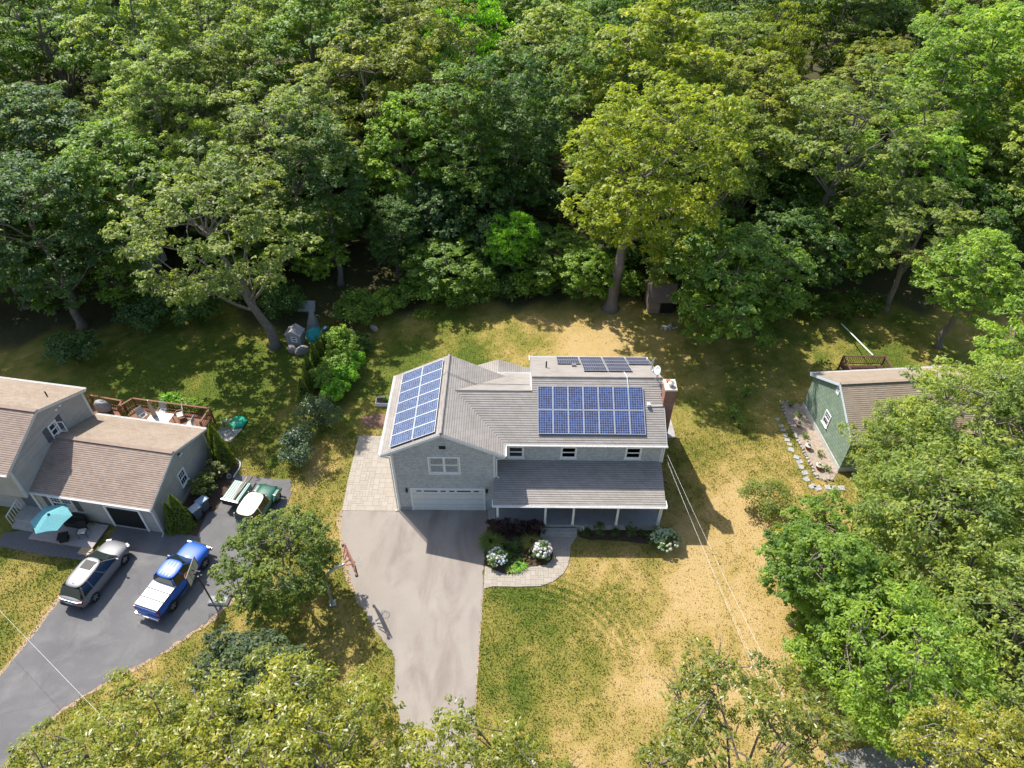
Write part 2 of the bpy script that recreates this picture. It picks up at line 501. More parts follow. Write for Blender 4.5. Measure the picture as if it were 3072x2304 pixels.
def fbm(x, y, seed, scale):
    rg = np.random.RandomState(seed); out = np.zeros_like(x); amp = 1.0; tot = 0
    for o in range(4):
        for _ in range(3):
            a = rg.uniform(0, 2 * np.pi); k = 2 * np.pi / scale * rg.uniform(.7, 1.4); ph = rg.uniform(0, 6.28); ph2 = rg.uniform(0, 6.28); a2 = rg.uniform(0, 6.28)
            out += amp * np.sin(k * (np.cos(a) * x + np.sin(a) * y) + ph + 1.3 * np.sin(k * .7 * (np.cos(a2) * x + np.sin(a2) * y) + ph2))
        tot += amp * 1.7; amp *= .6; scale *= .5
    return out / tot

def blob(x, y, cx, cy, sx, sy):
    return np.exp(-(((x - cx) / sx) ** 2 + ((y - cy) / sy) ** 2))

def dryness(x, y):
    d = 0.37 + 0.27 * fbm(x, y, 3, 7.0) + .2 * fbm(x, y, 8, 2.2)
    d += .50 * blob(x, y, 22, -7, 6.5, 10) + .25 * blob(x, y, 15, -15, 6, 5) + .30 * blob(x, y, 26, -1, 5, 5) + .3 * blob(x, y, 13, -4.8, 4, 1.6)
    d += .62 * blob(x, y, 14.5, 18, 6.5, 6.0) - .3 * blob(x, y, 2.5, 15, 6, 6) + .25 * blob(x, y, 22, 21, 3, 2)
    d -= .26 * blob(x, y, 8.0, -8, 2.0, 6) + .06 * blob(x, y, 12.5, -10.5, 3, 4) + .3 * blob(x, y, 9, -6.5, 3.5, .7)
    d += .12 * blob(x, y, -2.5, -11, 3.5, 4) + .2 * blob(x, y, -6.3, 4, 1.6, 4) - .15 * blob(x, y, 23, 10, 4, 5) + .12 * blob(x, y, 29, 0, 3, 3) + .12 * blob(x, y, 30, -9, 6, 8)
    d -= .5 * blob(x, y, -18, 14, 13, 7) + .25 * blob(x, y, 38, 18, 7, 4) + .1 * blob(x, y, -23, -8, 3, 4) - .15 * blob(x, y, -12, -14, 6, 4)
    return np.clip(d, 0, 1)

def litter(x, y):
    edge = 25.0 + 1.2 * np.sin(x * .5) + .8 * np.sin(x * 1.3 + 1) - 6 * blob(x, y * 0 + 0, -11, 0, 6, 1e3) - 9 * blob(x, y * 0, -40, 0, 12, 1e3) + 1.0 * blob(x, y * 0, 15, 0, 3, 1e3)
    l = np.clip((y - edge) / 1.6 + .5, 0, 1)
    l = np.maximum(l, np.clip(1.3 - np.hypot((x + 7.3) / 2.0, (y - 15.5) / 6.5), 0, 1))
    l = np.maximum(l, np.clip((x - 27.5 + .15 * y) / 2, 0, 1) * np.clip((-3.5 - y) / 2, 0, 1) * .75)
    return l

def m_lawn():
    m, nt, b = new_mat('lawn_grass')
    tc = N(nt, 'ShaderNodeTexCoord').outputs['Object']
    dry = N(nt, 'ShaderNodeAttribute', attribute_name='dry').outputs['Fac']
    lit = N(nt, 'ShaderNodeAttribute', attribute_name='litter').outputs['Fac']
    n1 = noise(nt, tc, 1.6, 6, .68, .4)
    n2 = noise(nt, tc, 9.0, 5, .7, .3)
    n3 = noise(nt, N(nt, 'ShaderNodeMapping', {'Vector': tc, 'Rotation': (0, 0, .6), 'Scale': (1, .35, 1)}).outputs[0], 16.0, 4, .7, .8)
    f = math_(nt, 'ADD', dry, math_(nt, 'MULTIPLY', math_(nt, 'SUBTRACT', n1, .5), .6))
    f = math_(nt, 'ADD', f, math_(nt, 'MULTIPLY', math_(nt, 'SUBTRACT', n2, .5), .5))
    f = math_(nt, 'ADD', f, math_(nt, 'MULTIPLY', math_(nt, 'SUBTRACT', n3, .5), .35))
    # mowing rings left on the front lawn
    dv = N(nt, 'ShaderNodeVectorMath', {0: tc, 1: (9.2, -11.6, 0)}, operation='DISTANCE').outputs['Value']
    ring = math_(nt, 'SINE', math_(nt, 'MULTIPLY', math_(nt, 'ADD', dv, math_(nt, 'MULTIPLY', n1, .25)), 11.5))
    band = math_(nt, 'SUBTRACT', 1.0, math_(nt, 'ABSOLUTE', math_(nt, 'DIVIDE', math_(nt, 'SUBTRACT', dv, 5.6), 2.4)), clamp=True)
    sp = N(nt, 'ShaderNodeSeparateXYZ', {0: tc})
    sect = math_(nt, 'MULTIPLY', math_(nt, 'GREATER_THAN', sp.outputs[0], 9.6), math_(nt, 'GREATER_THAN', sp.outputs[1], -10.5))
    f = math_(nt, 'ADD', f, math_(nt, 'MULTIPLY', math_(nt, 'MULTIPLY', ring, band), math_(nt, 'MULTIPLY', sect, .22)))
    c = ramp(nt, f, (0.02, (0.095, 0.13, 0.02)), (0.26, (0.195, 0.188, 0.038)), (0.5, (0.29, 0.235, 0.062)), (0.74, (0.405, 0.29, 0.105)), (1.0, (0.47, 0.335, 0.15)))
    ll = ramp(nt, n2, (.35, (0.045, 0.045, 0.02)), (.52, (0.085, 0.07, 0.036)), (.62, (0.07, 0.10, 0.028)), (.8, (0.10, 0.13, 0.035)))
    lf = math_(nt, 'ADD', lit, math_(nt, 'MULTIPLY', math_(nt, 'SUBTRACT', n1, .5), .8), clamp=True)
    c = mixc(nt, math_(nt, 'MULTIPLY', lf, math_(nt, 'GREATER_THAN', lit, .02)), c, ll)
    nt.links.new(c, b.inputs['Base Color'])
    b.inputs['Roughness'].default_value = .95
    b.inputs['Specular IOR Level'].default_value = .1
    bump(nt, b, math_(nt, 'ADD', math_(nt, 'MULTIPLY', n2, .6), n3), 1.0, .07)
    return m

def ground():
    ax = np.concatenate([[-2500, -900, -350, -160, -100, -75], np.arange(-58, 74, .6), [90, 120, 180, 360, 900, 2500]])
    ay = np.concatenate([[-2500, -900, -300, -120, -60, -40], np.arange(-30, 62, .6), [75, 95, 130, 200, 400, 1000, 3000]])
    X, Y = np.meshgrid(ax, ay)
    x = X.ravel(); y = Y.ravel()
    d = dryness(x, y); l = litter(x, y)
    Z = np.zeros_like(x) - 0.02
    far = np.clip((y - 27) / 8, 0, 1)
    Z += far * .25 * fbm(x, y, 21, 14)
    nx, ny = len(ax), len(ay)
    i = np.arange(nx * ny).reshape(ny, nx)
    F = np.stack([i[:-1, :-1].ravel(), i[:-1, 1:].ravel(), i[1:, 1:].ravel(), i[1:, :-1].ravel()], 1)
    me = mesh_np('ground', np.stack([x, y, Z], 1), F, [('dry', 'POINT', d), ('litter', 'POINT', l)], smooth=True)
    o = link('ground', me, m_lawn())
    o['kind'] = 'structure'
    return o
GROUND = ground()

def sheet(name, poly, z0, z1, mat, sm=0, kind='structure'):
    if sm: poly = smoothpoly(poly, sm)
    o = MB().prism(poly, z0, z1).build(name, mat)
    o['kind'] = kind
    return o

ASPH = m_asphalt('driveway_asphalt_pale', (0.285, 0.247, 0.212), (0.335, 0.297, 0.258), (0.205, 0.163, 0.143))
ASPHN = m_asphalt('driveway_asphalt_dark', (0.125, 0.12, 0.122), (0.165, 0.16, 0.16), (0.205, 0.196, 0.19), 1.6)
def rough_edge(poly, step=.22, amp=.045, seed=1):
    rg = random.Random(seed); out = []
    for i in range(len(poly)):
        a = Vector(poly[i]); c = Vector(poly[(i + 1) % len(poly)]); n = max(1, int((c - a).length / step)) if (c - a).length < 9 else 1
        for k in range(n):
            p = a.lerp(c, k / n); out.append((p.x + rg.gauss(0, amp), p.y + rg.gauss(0, amp)))
    return out
sheet('driveway', rough_edge(DRIVE, amp=.035), -.1, 0.004, ASPH)
sheet('neighbour_driveway', rough_edge(NDRIVE, seed=2), -.1, 0.005, ASPHN)
sheet('front_planting_bed', FBED, -.1, 0.012, MULCH)
sheet('porch_planting_bed', FBED2, -.1, 0.006, MULCH, 1)
sheet('side_planting_bed', NBED, -.1, 0.012, MULCH)
RBM = pmat('sandy_garden_soil', (0.34, 0.27, 0.215), 1.0, v=.4, scale=4, bmp=.8)
sheet('garden_bed', RBED, -.1, 0.012, RBM)
sheet('bare_soil_patch', [(-4.2, 9.35), (-4.1, 8.14), (-2.2, 7.8), (-0.1, 7.8), (-0.1, 9.5)], -.1, 0.0, SOIL, 1)
sheet('gravel_path', GRAVEL, -.1, 0.006, pmat('dark_gravel', (0.15, 0.145, 0.145), .95, v=.5, scale=12, bmp=1.0))
sheet('concrete_slab', [(18.0, 7.1), (20.45, 7.05), (20.35, 9.75), (18.0, 9.75)], -.1, 0.06, CONC)
sheet('deck_landing', [(-15.1, 8.9), (-13.4, 8.6), (-13.2, 7.6), (-13.7, 6.2), (-14.9, 6.6)], -.1, 0.01, CONC)
sheet('road', [(-400, -24.2), (400, -23.0), (400, -31), (-400, -32)], -.1, 0.006, pmat('road_asphalt', (0.16, 0.155, 0.155), .95, v=.2, scale=1, bmp=.3))
sheet('street_edge_asphalt', [(24.6, -15.9), (28.4, -15.4), (33, -16.2), (33, -24), (24, -24)], -.1, 0.0045, pmat('old_asphalt', (0.24, 0.23, 0.225), .95, v=.2, scale=1, bmp=.3))
# sandy verge worn beside the driveways
VERGE = pmat('worn_sandy_verge', (0.36, 0.26, 0.165), 1.0, v=.35, scale=5, bmp=.8)
def verge(pts, w, seed):
    rg = random.Random(seed); L_ = []; R_ = []
    pts = smoothpoly(pts, 2, False)
    for i, p in enumerate(pts):
        a = Vector(pts[max(i - 1, 0)]); b = Vector(pts[min(i + 1, len(pts) - 1)]); n = (b - a).normalized(); n = Vector((-n.y, n.x))
        k = w * rg.uniform(.35, 1.5)
        L_.append(tuple(Vector(p) + n * k)); R_.append(tuple(Vector(p) - n * .12))
    mb = MB()
    n = len(L_)
    mb.add([(p[0], p[1], -.001) for p in L_] + [(p[0], p[1], -.001) for p in R_], [(i, n + i, n + i + 1, i + 1) for i in range(n - 1)])
    o = mb.build('sandy_verge', VERGE); o['kind'] = 'structure'
verge([(-3.98, -0.2), (-3.75, -2.06), (-3.4, -3.1), (-2.35, -5.9), (-1.45, -7.5)][::-1], .22, 4)
verge([(-9.1, -5.6), (-9.85, -7.7), (-10.65, -8.71), (-12.05, -10.11), (-13.15, -11.05), (-14.7, -12.05), (-16.1, -13.21), (-17.15, -14.22), (-18.0, -15.46), (-18.55, -17.0)], .22, 5)
verge([(-21.5, -12.5), (-20.9, -10.3), (-20.5, -8.15), (-20.2, -6.89)], .2, 6)
verge([(6.05, -6.1), (5.97, -9.72), (5.9, -13.5), (5.95, -16.6)], .09, 7)

# ------------------------------------------------------------------ pavers laid piece by piece
def m_paver(name, a, b_):
    m, nt, b = new_mat(name)
    oi = N(nt, 'ShaderNodeObjectInfo').outputs['Random']
    tc = N(nt, 'ShaderNodeTexCoord').outputs['Object']
    n1 = noise(nt, tc, 9, 5, .7)
    f = math_(nt, 'ADD', math_(nt, 'MULTIPLY', oi, .55), math_(nt, 'MULTIPLY', n1, .5))
    nt.links.new(ramp(nt, f, (.1, a), (.95, b_)), b.inputs['Base Color'])
    b.inputs['Roughness'].default_value = .9
    b.inputs['Specular IOR Level'].default_value = .2
    bump(nt, b, noise(nt, tc, 50, 3), .3, .01)
    return m
PAVER = m_paver('concrete_paver', (0.325, 0.283, 0.235), (0.385, 0.34, 0.285))
SAND = pmat('joint_sand', (0.22, 0.185, 0.15), 1.0, v=.2)

def pave(name, poly, unit, seed, ang=0.0, big=.55):
    base = sheet(name, poly, -.1, 0.010, SAND)
    rg = random.Random(seed)
    ca, sa = math.cos(ang), math.sin(ang)
    loc = [(p[0] * ca + p[1] * sa, -p[0] * sa + p[1] * ca) for p in poly]
    x0 = min(p[0] for p in loc); x1 = max(p[0] for p in loc); y0 = min(p[1] for p in loc); y1 = max(p[1] for p in loc)
    nx = int((x1 - x0) / unit) + 2; ny = int((y1 - y0) / unit) + 2
    used = [[False] * nx for _ in range(ny)]
    for j in range(ny):
        for i in range(nx):
            if used[j][i]: continue
            opts = [(1, 1), (2, 1), (1, 2), (2, 2), (3, 2), (2, 3)]
            rg.shuffle(opts)
            for w, h in opts:
                if i + w <= nx and j + h <= ny and all(not used[j + b][i + a] for a in range(w) for b in range(h)): break
            else: w = h = 1
            for a in range(w):
                for b in range(h): used[j + b][i + a] = True
            rx0 = x0 + i * unit + .006; rx1 = x0 + (i + w) * unit - .006; ry0 = y0 + j * unit + .006; ry1 = y0 + (j + h) * unit - .006
            q = clip_half(clip_half(clip_half(clip_half(loc, 1, 0, rx1), -1, 0, -rx0), 0, 1, ry1), 0, -1, -ry0) if True else None
            if len(q) < 3 or abs(parea(q)) < .012: continue
            if parea(q) < 0: q = q[::-1]
            q = [(p[0] * ca - p[1] * sa, p[0] * sa + p[1] * ca) for p in q]
            cx = sum(p[0] for p in q) / len(q); cy = sum(p[1] for p in q) / len(q)
            MB().prism([(p[0] - cx, p[1] - cy) for p in q], 0, .022 + rg.uniform(-.003, .003)).build('paver', PAVER, base, (cx, cy, 0.0))
    return base
pave('paver_patio', PATIO, .21, 5)
pave('paver_walkway', WALK, .165, 6)

# ------------------------------------------------------------------ grass blades over the lawns
def grass():
    rg = np.random.RandomState(4)
    n = 330000
    x = np.concatenate([rg.uniform(-26, 34, int(n * .78)), rg.uniform(-28, 45, n - int(n * .78))])
    y = np.concatenate([rg.uniform(-19, 8, int(n * .78)), rg.uniform(8, 26, n - int(n * .78))])
    ok = np.ones(n, bool)
    for P in (DRIVE, NDRIVE, PATIO, WALK, FBED, FBED2, NBED, RBED, GRAVEL):
        ok &= ~inside(x, y, P)
    ok &= ~((x > -.1) & (x < 18.2) & (y > -1.7) & (y < 10.2))
    ok &= ~inside(x, y, [(-4.2, 9.35), (-4.1, 8.14), (-2.2, 7.8), (-0.1, 7.8), (-0.1, 9.5)])
    ok &= ~inside(x, y, [(-15.6, -2.1), (-14.5, 4.8), (-14.3, 10), (-26, 12), (-40, 9), (-40, 0), (-24.3, -.6)])
    ok &= ~inside(x, y, [(31.2, 10.8), (31.9, 3.7), (44, 4.8), (44, 13), (31, 13)])
    ok &= litter(x, y) < .5
    dr = dryness(x, y) + rg.normal(0, .14, n) + .25 * fbm(x, y, 31, 1.2)
    ok &= rg.uniform(0, 1, n) > np.clip((dr - .35) * 1.6, 0, .93)
    x, y, dr = x[ok], y[ok], dr[ok]; n = len(x)
    a = rg.uniform(0, 2 * np.pi, n); h = rg.uniform(.035, .085, n); w = rg.uniform(.02, .045, n); b = a + np.pi / 2 + rg.uniform(-.6, .6, n); ln = rg.uniform(.02, .11, n)
    V = np.zeros((n, 3, 3))
    V[:, 0] = np.stack([x - np.cos(a) * w, y - np.sin(a) * w, np.full(n, -.025)], 1)
    V[:, 1] = np.stack([x + np.cos(a) * w, y + np.sin(a) * w, np.full(n, -.025)], 1)
    V[:, 2] = np.stack([x + np.cos(b) * ln, y + np.sin(b) * ln, h], 1)
    me = mesh_np('grass', V.reshape(-1, 3), np.arange(n * 3).reshape(n, 3), [('dry', 'FACE', np.clip(dr, 0, 1))])
    m, nt, bs = new_mat('grass_blades')
    d = N(nt, 'ShaderNodeAttribute', attribute_name='dry').outputs['Fac']
    c = ramp(nt, d, (0.02, (0.08, 0.125, 0.018)), (0.3, (0.17, 0.195, 0.033)), (0.52, (0.30, 0.25, 0.072)), (0.75, (0.43, 0.32, 0.125)), (1.0, (0.51, 0.38, 0.19)))
    nt.links.new(c, bs.inputs['Base Color']); bs.inputs['Roughness'].default_value = .8; bs.inputs['Specular IOR Level'].default_value = .15
    tr = N(nt, 'ShaderNodeBsdfTranslucent'); nt.links.new(c, tr.inputs[0])
    mx = N(nt, 'ShaderNodeMixShader', {0: .3, 1: bs.outputs[0], 2: tr.outputs[0]})
    nt.links.new(mx.outputs[0], nt.nodes['Material Output'].inputs[0])
    o = link('grass', me, m)
    tag(o, 'short half dry lawn grass around the houses', 'grass', kind='stuff')
grass()
# ------------------------------------------------------------------ roofs made of shingle courses
def roof_plane(parent, name, O, U, T, poly, mat, expo=.165, thick=.1, joined=False, dlift=.018):
    """plane through O spanned by U (along eave) and T (up slope); poly in (s,t). deck part with its courses as sub-parts"""
    O = Vector(O); U = Vector(U).normalized(); T = Vector(T).normalized(); Nn = U.cross(T).normalized()
    if Nn.z < 0: Nn = -Nn
    if parea(poly) < 0: poly = poly[::-1]
    flip = U.cross(T).z < 0
    def w(s, t, h): return O + U * s + T * t + Nn * h
    n = len(poly)
    mb = MB()
    top = [w(s, t, 0) for s, t in poly]; bot = [w(s, t, -thick) for s, t in poly]
    fs = [tuple(range(n)), tuple(range(2 * n - 1, n - 1, -1))] + [(i, n + i, n + (i + 1) % n, (i + 1) % n) for i in range(n)]
    if flip: fs = [f[::-1] for f in fs]
    mb.add(top + bot, fs)
    deck = mb.build(name, ROOF_FELT, parent)
    t0 = min(p[1] for p in poly); t1 = max(p[1] for p in poly)
    k = 0; t = t0; J = MB(); JU = []
    s0 = min(p[0] for p in poly)
    while t < t1 - .02:
        te = t + expo
        q = clip_half(clip_half(poly, 0, 1, min(te + .012, t1)), 0, -1, -t)
        if len(q) >= 3 and abs(parea(q)) > .004:
            m = len(q)
            def hh(tt): return .002 + dlift * (1 - (tt - t) / (te - t)) if tt < te else .0015
            tp = [w(a, b, hh(b)) for a, b in q]; bt = [w(a, b, .0005) for a, b in q]
            fs = [tuple(range(m))] + [(i, m + i, m + (i + 1) % m, (i + 1) % m) for i in range(m)]
            if flip: fs = [f[::-1] for f in fs]
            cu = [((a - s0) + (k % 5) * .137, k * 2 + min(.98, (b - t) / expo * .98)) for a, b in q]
            mbx = J if joined else MB()
            base = len(mbx.v); mbx.add(tp + bt, fs)
            uvs = []
            for f in fs:
                for i in f: uvs.append(cu[i % m])
            if joined: JU += uvs
            else:
                o = mbx.build('shingle_course', mat, deck)
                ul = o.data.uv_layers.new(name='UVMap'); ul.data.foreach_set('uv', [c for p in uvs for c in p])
        t = te; k += 1
    if joined:
        o = J.build('shingle_courses', mat, deck, kind='stuff')
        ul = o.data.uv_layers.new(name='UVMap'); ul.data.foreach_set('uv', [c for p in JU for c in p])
    return deck

def gutter(parent, a, b, out, mat=None, name='gutter', w=.12):
    """open trough along an eave from a to b; out = horizontal outward direction"""
    a = Vector(a); b = Vector(b); out = Vector(out).normalized(); up = Vector((0, 0, 1))
    prof = [(0, 0), (0, -.11), (w * .75, -.11), (w, 0), (w - .02, 0), (w * .75 - .02, -.09), (.02, -.09), (.02, 0)]
    mb = MB()
    vs = [p + out * x + up * z for p in (a, b) for x, z in prof]
    n = len(prof); fs = [(i, (i + 1) % n, n + (i + 1) % n, n + i) for i in range(n)] + [tuple(range(n)), tuple(range(2 * n - 1, n - 1, -1))]
    mb.add(vs, fs)
    return mb.build(name, mat or WHITE, parent)

def window(parent, c, w, h, ang=0.0, double=1, trim=.09, sill=True, mat=None, glass=None, name='window', muntin=0, proud=.045):
    """window on a wall facing -Y in its own frame, turned by ang about Z. part window > sash, pane, sill"""
    mat = mat or WHITE
    fr = MB().ring(w, h, trim, proud + .02, .02).build(name, mat, parent, c, (0, 0, ang))
    iw = w - 2 * trim; ih = h - 2 * trim
    n = double
    for i in range(n):
        ww = iw / n; cx = -iw / 2 + ww * (i + .5)
        if n > 1 and i: MB().box((cx - ww / 2, -.012, 0), (.07, .05, ih)).build('mullion', mat, fr)
        for k, zz in enumerate((-ih / 4, ih / 4)):
            s = MB().ring(ww - .075 if n > 1 else ww - .005, ih / 2 - .004, .04, .026, .004 - .012 * (1 - k)).build('sash', mat, fr, (cx, 0, zz))
            g = MB().box((cx, .008, zz), (ww - .08, .01, ih / 2 - .07)).build('pane', glass or GLASS, fr)
            for q in range(muntin):
                MB().bar((cx - ww / 2 + .04 + (ww - .08) * (q + 1) / (muntin + 1), -.004, zz - ih / 4 + .04), (cx - ww / 2 + .04 + (ww - .08) * (q + 1) / (muntin + 1), -.004, zz + ih / 4 - .04), .022, .02, (0, 1, 0)).build('muntin', mat, fr)
            if muntin and k: MB().bar((cx - ww / 2 + .04, -.0042, zz), (cx + ww / 2 - .04, -.0042, zz), .022, .02).build('muntin', mat, fr)
    if sill: MB().box((0, -.05, -h / 2 - .02), (w + .08, .12, .045)).build('sill', mat, fr)
    return fr

def lantern(parent, c, ang=0.0):
    l = MB().box((0, -.015, .0), (.11, .03, .2)).build('wall_lantern', BLACK, parent, c, (0, 0, ang))
    MB().lathe([(.03, -.18), (.075, -.17), (.085, .05), (.03, .12), (.015, .18)], 10, (0, -.14, 0)).build('lantern_cage', BLACK, l)
    MB().lathe([(.05, -.15), (.078, -.1), (.078, .0), (.05, .03)], 10, (0, -.142, -.01)).build('lantern_glass', m_glass('lantern_pane', (.35, .36, .38)), l)
    MB().tube([(0, -.01, .12), (0, -.08, .2), (0, -.14, .17)], .012, 6).build('bracket', BLACK, l)
    return l

# ------------------------------------------------------------------ the grey shingled house
H = thing('shingled_house', 'grey cedar shingled house with solar panels, garage wing and long front porch', 'house', (0, 0, 0))
WG, HE, KS = 6.734, 5.79, 0.498
XL, XR_, OV = -0.635, 7.369, 0.635
CS = 1 / math.sqrt(1 + KS * KS)
RG = HE + KS * (WG / 2 + OV)       # garage ridge 7.78
def gable_xz(x0, x1, zb, he, zr): return [(x0, zb), (x1, zb), (x1, he), ((x0 + x1) / 2, zr), (x0, he)]
zw = HE + KS * OV - .14
MB().extr(gable_xz(0, WG, 0, zw, RG - .14), (0, 0, 0), (1, 0, 0), (0, 0, 1), (0, 7.35, 0)).build('garage_wall', CEDAR, H)
YW, YB = 1.2, 9.9
def prof_yz(y0, y1, yr, zr, k, drop): return [(y0, 0), (y1, 0), (y1, zr - k * (y1 - yr) - drop), (yr, zr - drop), (y0, zr - k * (yr - y0) - drop)]
MB().extr(prof_yz(YW, YB, 5.11, 7.92, KS, .13), (9.13, 0, 0), (0, 1, 0), (0, 0, 1), (8.72, 0, 0)).build('main_wall', CEDAR, H)
MB().extr(prof_yz(YW + .002, 8.1, 4.2, 7.46, KS, .13), (5.2, 0, 0), (0, 1, 0), (0, 0, 1), (3.928, 0, 0)).build('link_wall', CEDAR, H)
MB().extr(gable_xz(4.9, 8.65, 0, 4.35, 5.05), (0, 7.9, 0), (1, 0, 0), (0, 0, 1), (0, 2.0, 0)).build('rear_wing_wall', CEDAR, H)
# roofs
sl = (WG / 2 + OV) / CS
roof_plane(H, 'garage_roof_left', (XL, -.16, HE), (0, 1, 0), (CS, 0, KS * CS), [(0, 0), (7.67, 0), (7.67, sl), (0, sl)], ROOF_GREY)
# right slope of the garage: cut by the valley with the main roof
vl = 3.362 / CS
roof_plane(H, 'garage_roof_right', (XR_, -.16, HE), (0, 1, 0), (-CS, 0, KS * CS), [(0, 0), (.99, 0), (4.36, vl), (7.67, .03), (7.67, sl), (0, sl)], ROOF_GREY)
MB().tube([(WG / 2, -.17, RG + .02), (WG / 2, 7.52, RG + .02)], .09, 8).build('ridge_cap', ROOF_FELT, H)
# main front slope: from eave to the main ridge (right part) and to the lower ridge of the link (left part)
tm = 4.281 / CS; tl = 3.37 / CS
roof_plane(H, 'main_roof_front', (XR_, .834, HE), (1, 0, 0), (0, CS, KS * CS), [(0, 0), (10.55, 0), (10.55, tm), (1.76, tm), (1.76, tl), (-3.362, tl)], ROOF_GREY)
roof_plane(H, 'main_roof_rear', (17.92, 10.2, 7.92 - KS * 5.09), (-1, 0, 0), (0, -CS, KS * CS), [(0, 0), (8.79, 0), (8.79, 5.09 / CS), (0, 5.09 / CS)], ROOF_GREY)
roof_plane(H, 'link_roof_rear', (9.125, 8.3, 7.46 - KS * 4.1), (-1, 0, 0), (0, -CS, KS * CS), [(0, 0), (2.3, 0), (5.12, 4.1 / CS), (0, 4.1 / CS)], ROOF_GREY)
MB().tube([(9.13, 5.11, 7.935), (17.93, 5.11, 7.935)], .07, 8).build('ridge_cap', ROOF_FELT, H)
MB().tube([(4.0, 4.2, 7.475), (9.13, 4.2, 7.475)], .06, 8).build('ridge_cap', ROOF_FELT, H)
ce = 1 / math.sqrt(1 + .37 ** 2)
roof_plane(H, 'rear_wing_roof_left', (4.6, 8.0, 4.42), (0, 1, 0), (ce, 0, .37 * ce), [(0, 0), (2.1, 0), (2.1, 2.15 / ce), (0, 2.15 / ce)], ROOF_GREY)
roof_plane(H, 'rear_wing_roof_right', (9.12, 8.0, 4.34), (0, 1, 0), (-ce, 0, .37 * ce), [(0, 0), (2.1, 0), (2.1, 2.37 / ce), (0, 2.37 / ce)], ROOF_GREY)
# side wall of the main block above the lower link roof is the main_wall itself; white step flashing
MB().bar((9.12, 4.25, 7.45), (9.12, 8.3, 7.45 - KS * 4.05), .05, .05).build('flashing', WHITE, H)
# porch
PZ0, PZ1, PY0, PY1 = 2.93, 3.86, -1.895, YW
pk = (PZ1 - PZ0) / (PY1 - PY0); pc = 1 / math.sqrt(1 + pk * pk)
roof_plane(H, 'porch_roof', (6.63, PY0, PZ0), (1, 0, 0), (0, pc, pk * pc), [(0, 0), (11.25, 0), (11.25, (PY1 - PY0) / pc), (0.12, (PY1 - PY0) / pc), (.12, 1.9 / pc), (0, 1.9 / pc)], ROOF_GREY, expo=.16)
MB().box((12.25, -1.55, 2.66), (11.1, .14, .3)).build('porch_beam', WHITE, H)
MB().box((17.78, -.2, 2.66), (.12, 2.55, .3)).build('porch_beam', WHITE, H)
PORCHF = pmat('porch_boards_grey', (0.25, 0.255, 0.265), .7, v=.1, scale=3)
fl = MB().box((12.3, -.2, .25), (11.05, 2.78, .5)).build('porch_base', CONC, H)
for i in range(18):
    MB().box((12.3, -1.53 + i * .152, .515), (11.15, .146, .03)).build('floor_board', PORCHF, fl)
for x in (6.9, 10.09, 11.96, 14.9, 17.7):
    p = MB().box((x, -1.5, 1.52), (.14, .14, 1.98)).build('porch_post', WHITE, H)
    MB().box((x, -1.5, .62), (.19, .19, .18)).build('post_base', WHITE, p)
    MB().box((x, -1.5, 2.43), (.19, .19, .14)).build('post_cap', WHITE, p)
# porch back wall openings: door and windows in the shade
d = MB().ring(1.1, 2.25, .1, .05, .0).build('front_door', WHITE, H, (11.0, YW - .003, 1.66))
MB().box((0, .0, .0), (.92, .03, 2.06)).build('door_leaf', pmat('door_paint', (0.12, 0.03, 0.03), .4), d, (0, -.01, 0))
for x in (8.6, 13.6, 15.6): window(H, (x, YW - .003, 1.75), 1.05, 1.5)
# steps to the walkway and to the driveway
st = MB().box((11.03, -1.88, .165), (2.45, .35, .33)).build('porch_steps', CONC, H)
MB().box((11.03, -2.115, .08), (2.45, .2, .16)).build('step_tread', CONC, st)
ss = MB().box((6.52, -.55, .17), (.4, 1.0, .34)).build('side_steps', CONC, H)
MB().box((6.265, -.72, .085), (.13, 1.4, .17)).build('step_tread', CONC, ss)
# trim
for x, y in ((.06, -.012), (WG - .06, -.012)):
    MB().box((x, y, 2.85), (.13, .04, 5.7)).build('corner_board', WHITE2, H)
MB().box((-.012, .07, 2.85), (.035, .13, 5.7)).build('corner_board', WHITE2, H)
MB().box((WG + .012, .07, 4.6), (.035, .13, 2.2)).build('corner_board', WHITE2, H)
MB().box((17.79, YW - .012, 4.65), (.13, .04, 1.6)).build('corner_board', WHITE2, H)
for sx, xa in ((1, XL), (-1, XR_)):
    MB().bar((xa, -.17, HE - .13), (WG / 2, -.17, RG - .13), .05, .2, (0, 1, 0) if False else (0, 0, 1)).build('rake_board', WHITE2, H)
    MB().bar((xa + sx * .02, -.07, HE - .15), (WG / 2, -.07, RG - .15), .2, .04).build('rake_soffit', WHITE2, H)
MB().box((XL + .33, 3.6, HE - .12), (.6, 7.5, .04)).build('soffit', WHITE, H)
MB().box((XR_ - .33, .35, HE - .12), (.6, 1.0, .04)).build('soffit', WHITE, H)
MB().box((12.6, 1.02, HE - .12), (10.5, .36, .04)).build('soffit', WHITE, H)
MB().bar((17.93, .83, HE - .12), (17.93, 5.11, 7.92 - .12), .05, .2).build('rake_board', WHITE, H)
MB().bar((17.93, 5.11, 7.92 - .12), (17.93, 10.2, 7.92 - KS * 5.09 - .12), .05, .2).build('rake_board', WHITE, H)
gutter(H, (XL, -.17, HE + .02), (XL, 7.5, HE + .02), (-1, 0, 0))
gutter(H, (XR_, -.17, HE + .02), (XR_, .8, HE + .02), (1, 0, 0))
gutter(H, (XR_ + .05, .834, HE + .02), (18.0, .834, HE + .02), (0, -1, 0))
gutter(H, (6.58, PY0, PZ0 + .02), (17.95, PY0, PZ0 + .02), (0, -1, 0), w=.14)
gutter(H, (9.1, 8.3, 5.43), (6.7, 8.3, 5.43), (0, 1, 0))
gutter(H, (18.0, 10.2, 5.4), (9.05, 10.2, 5.4), (0, 1, 0))
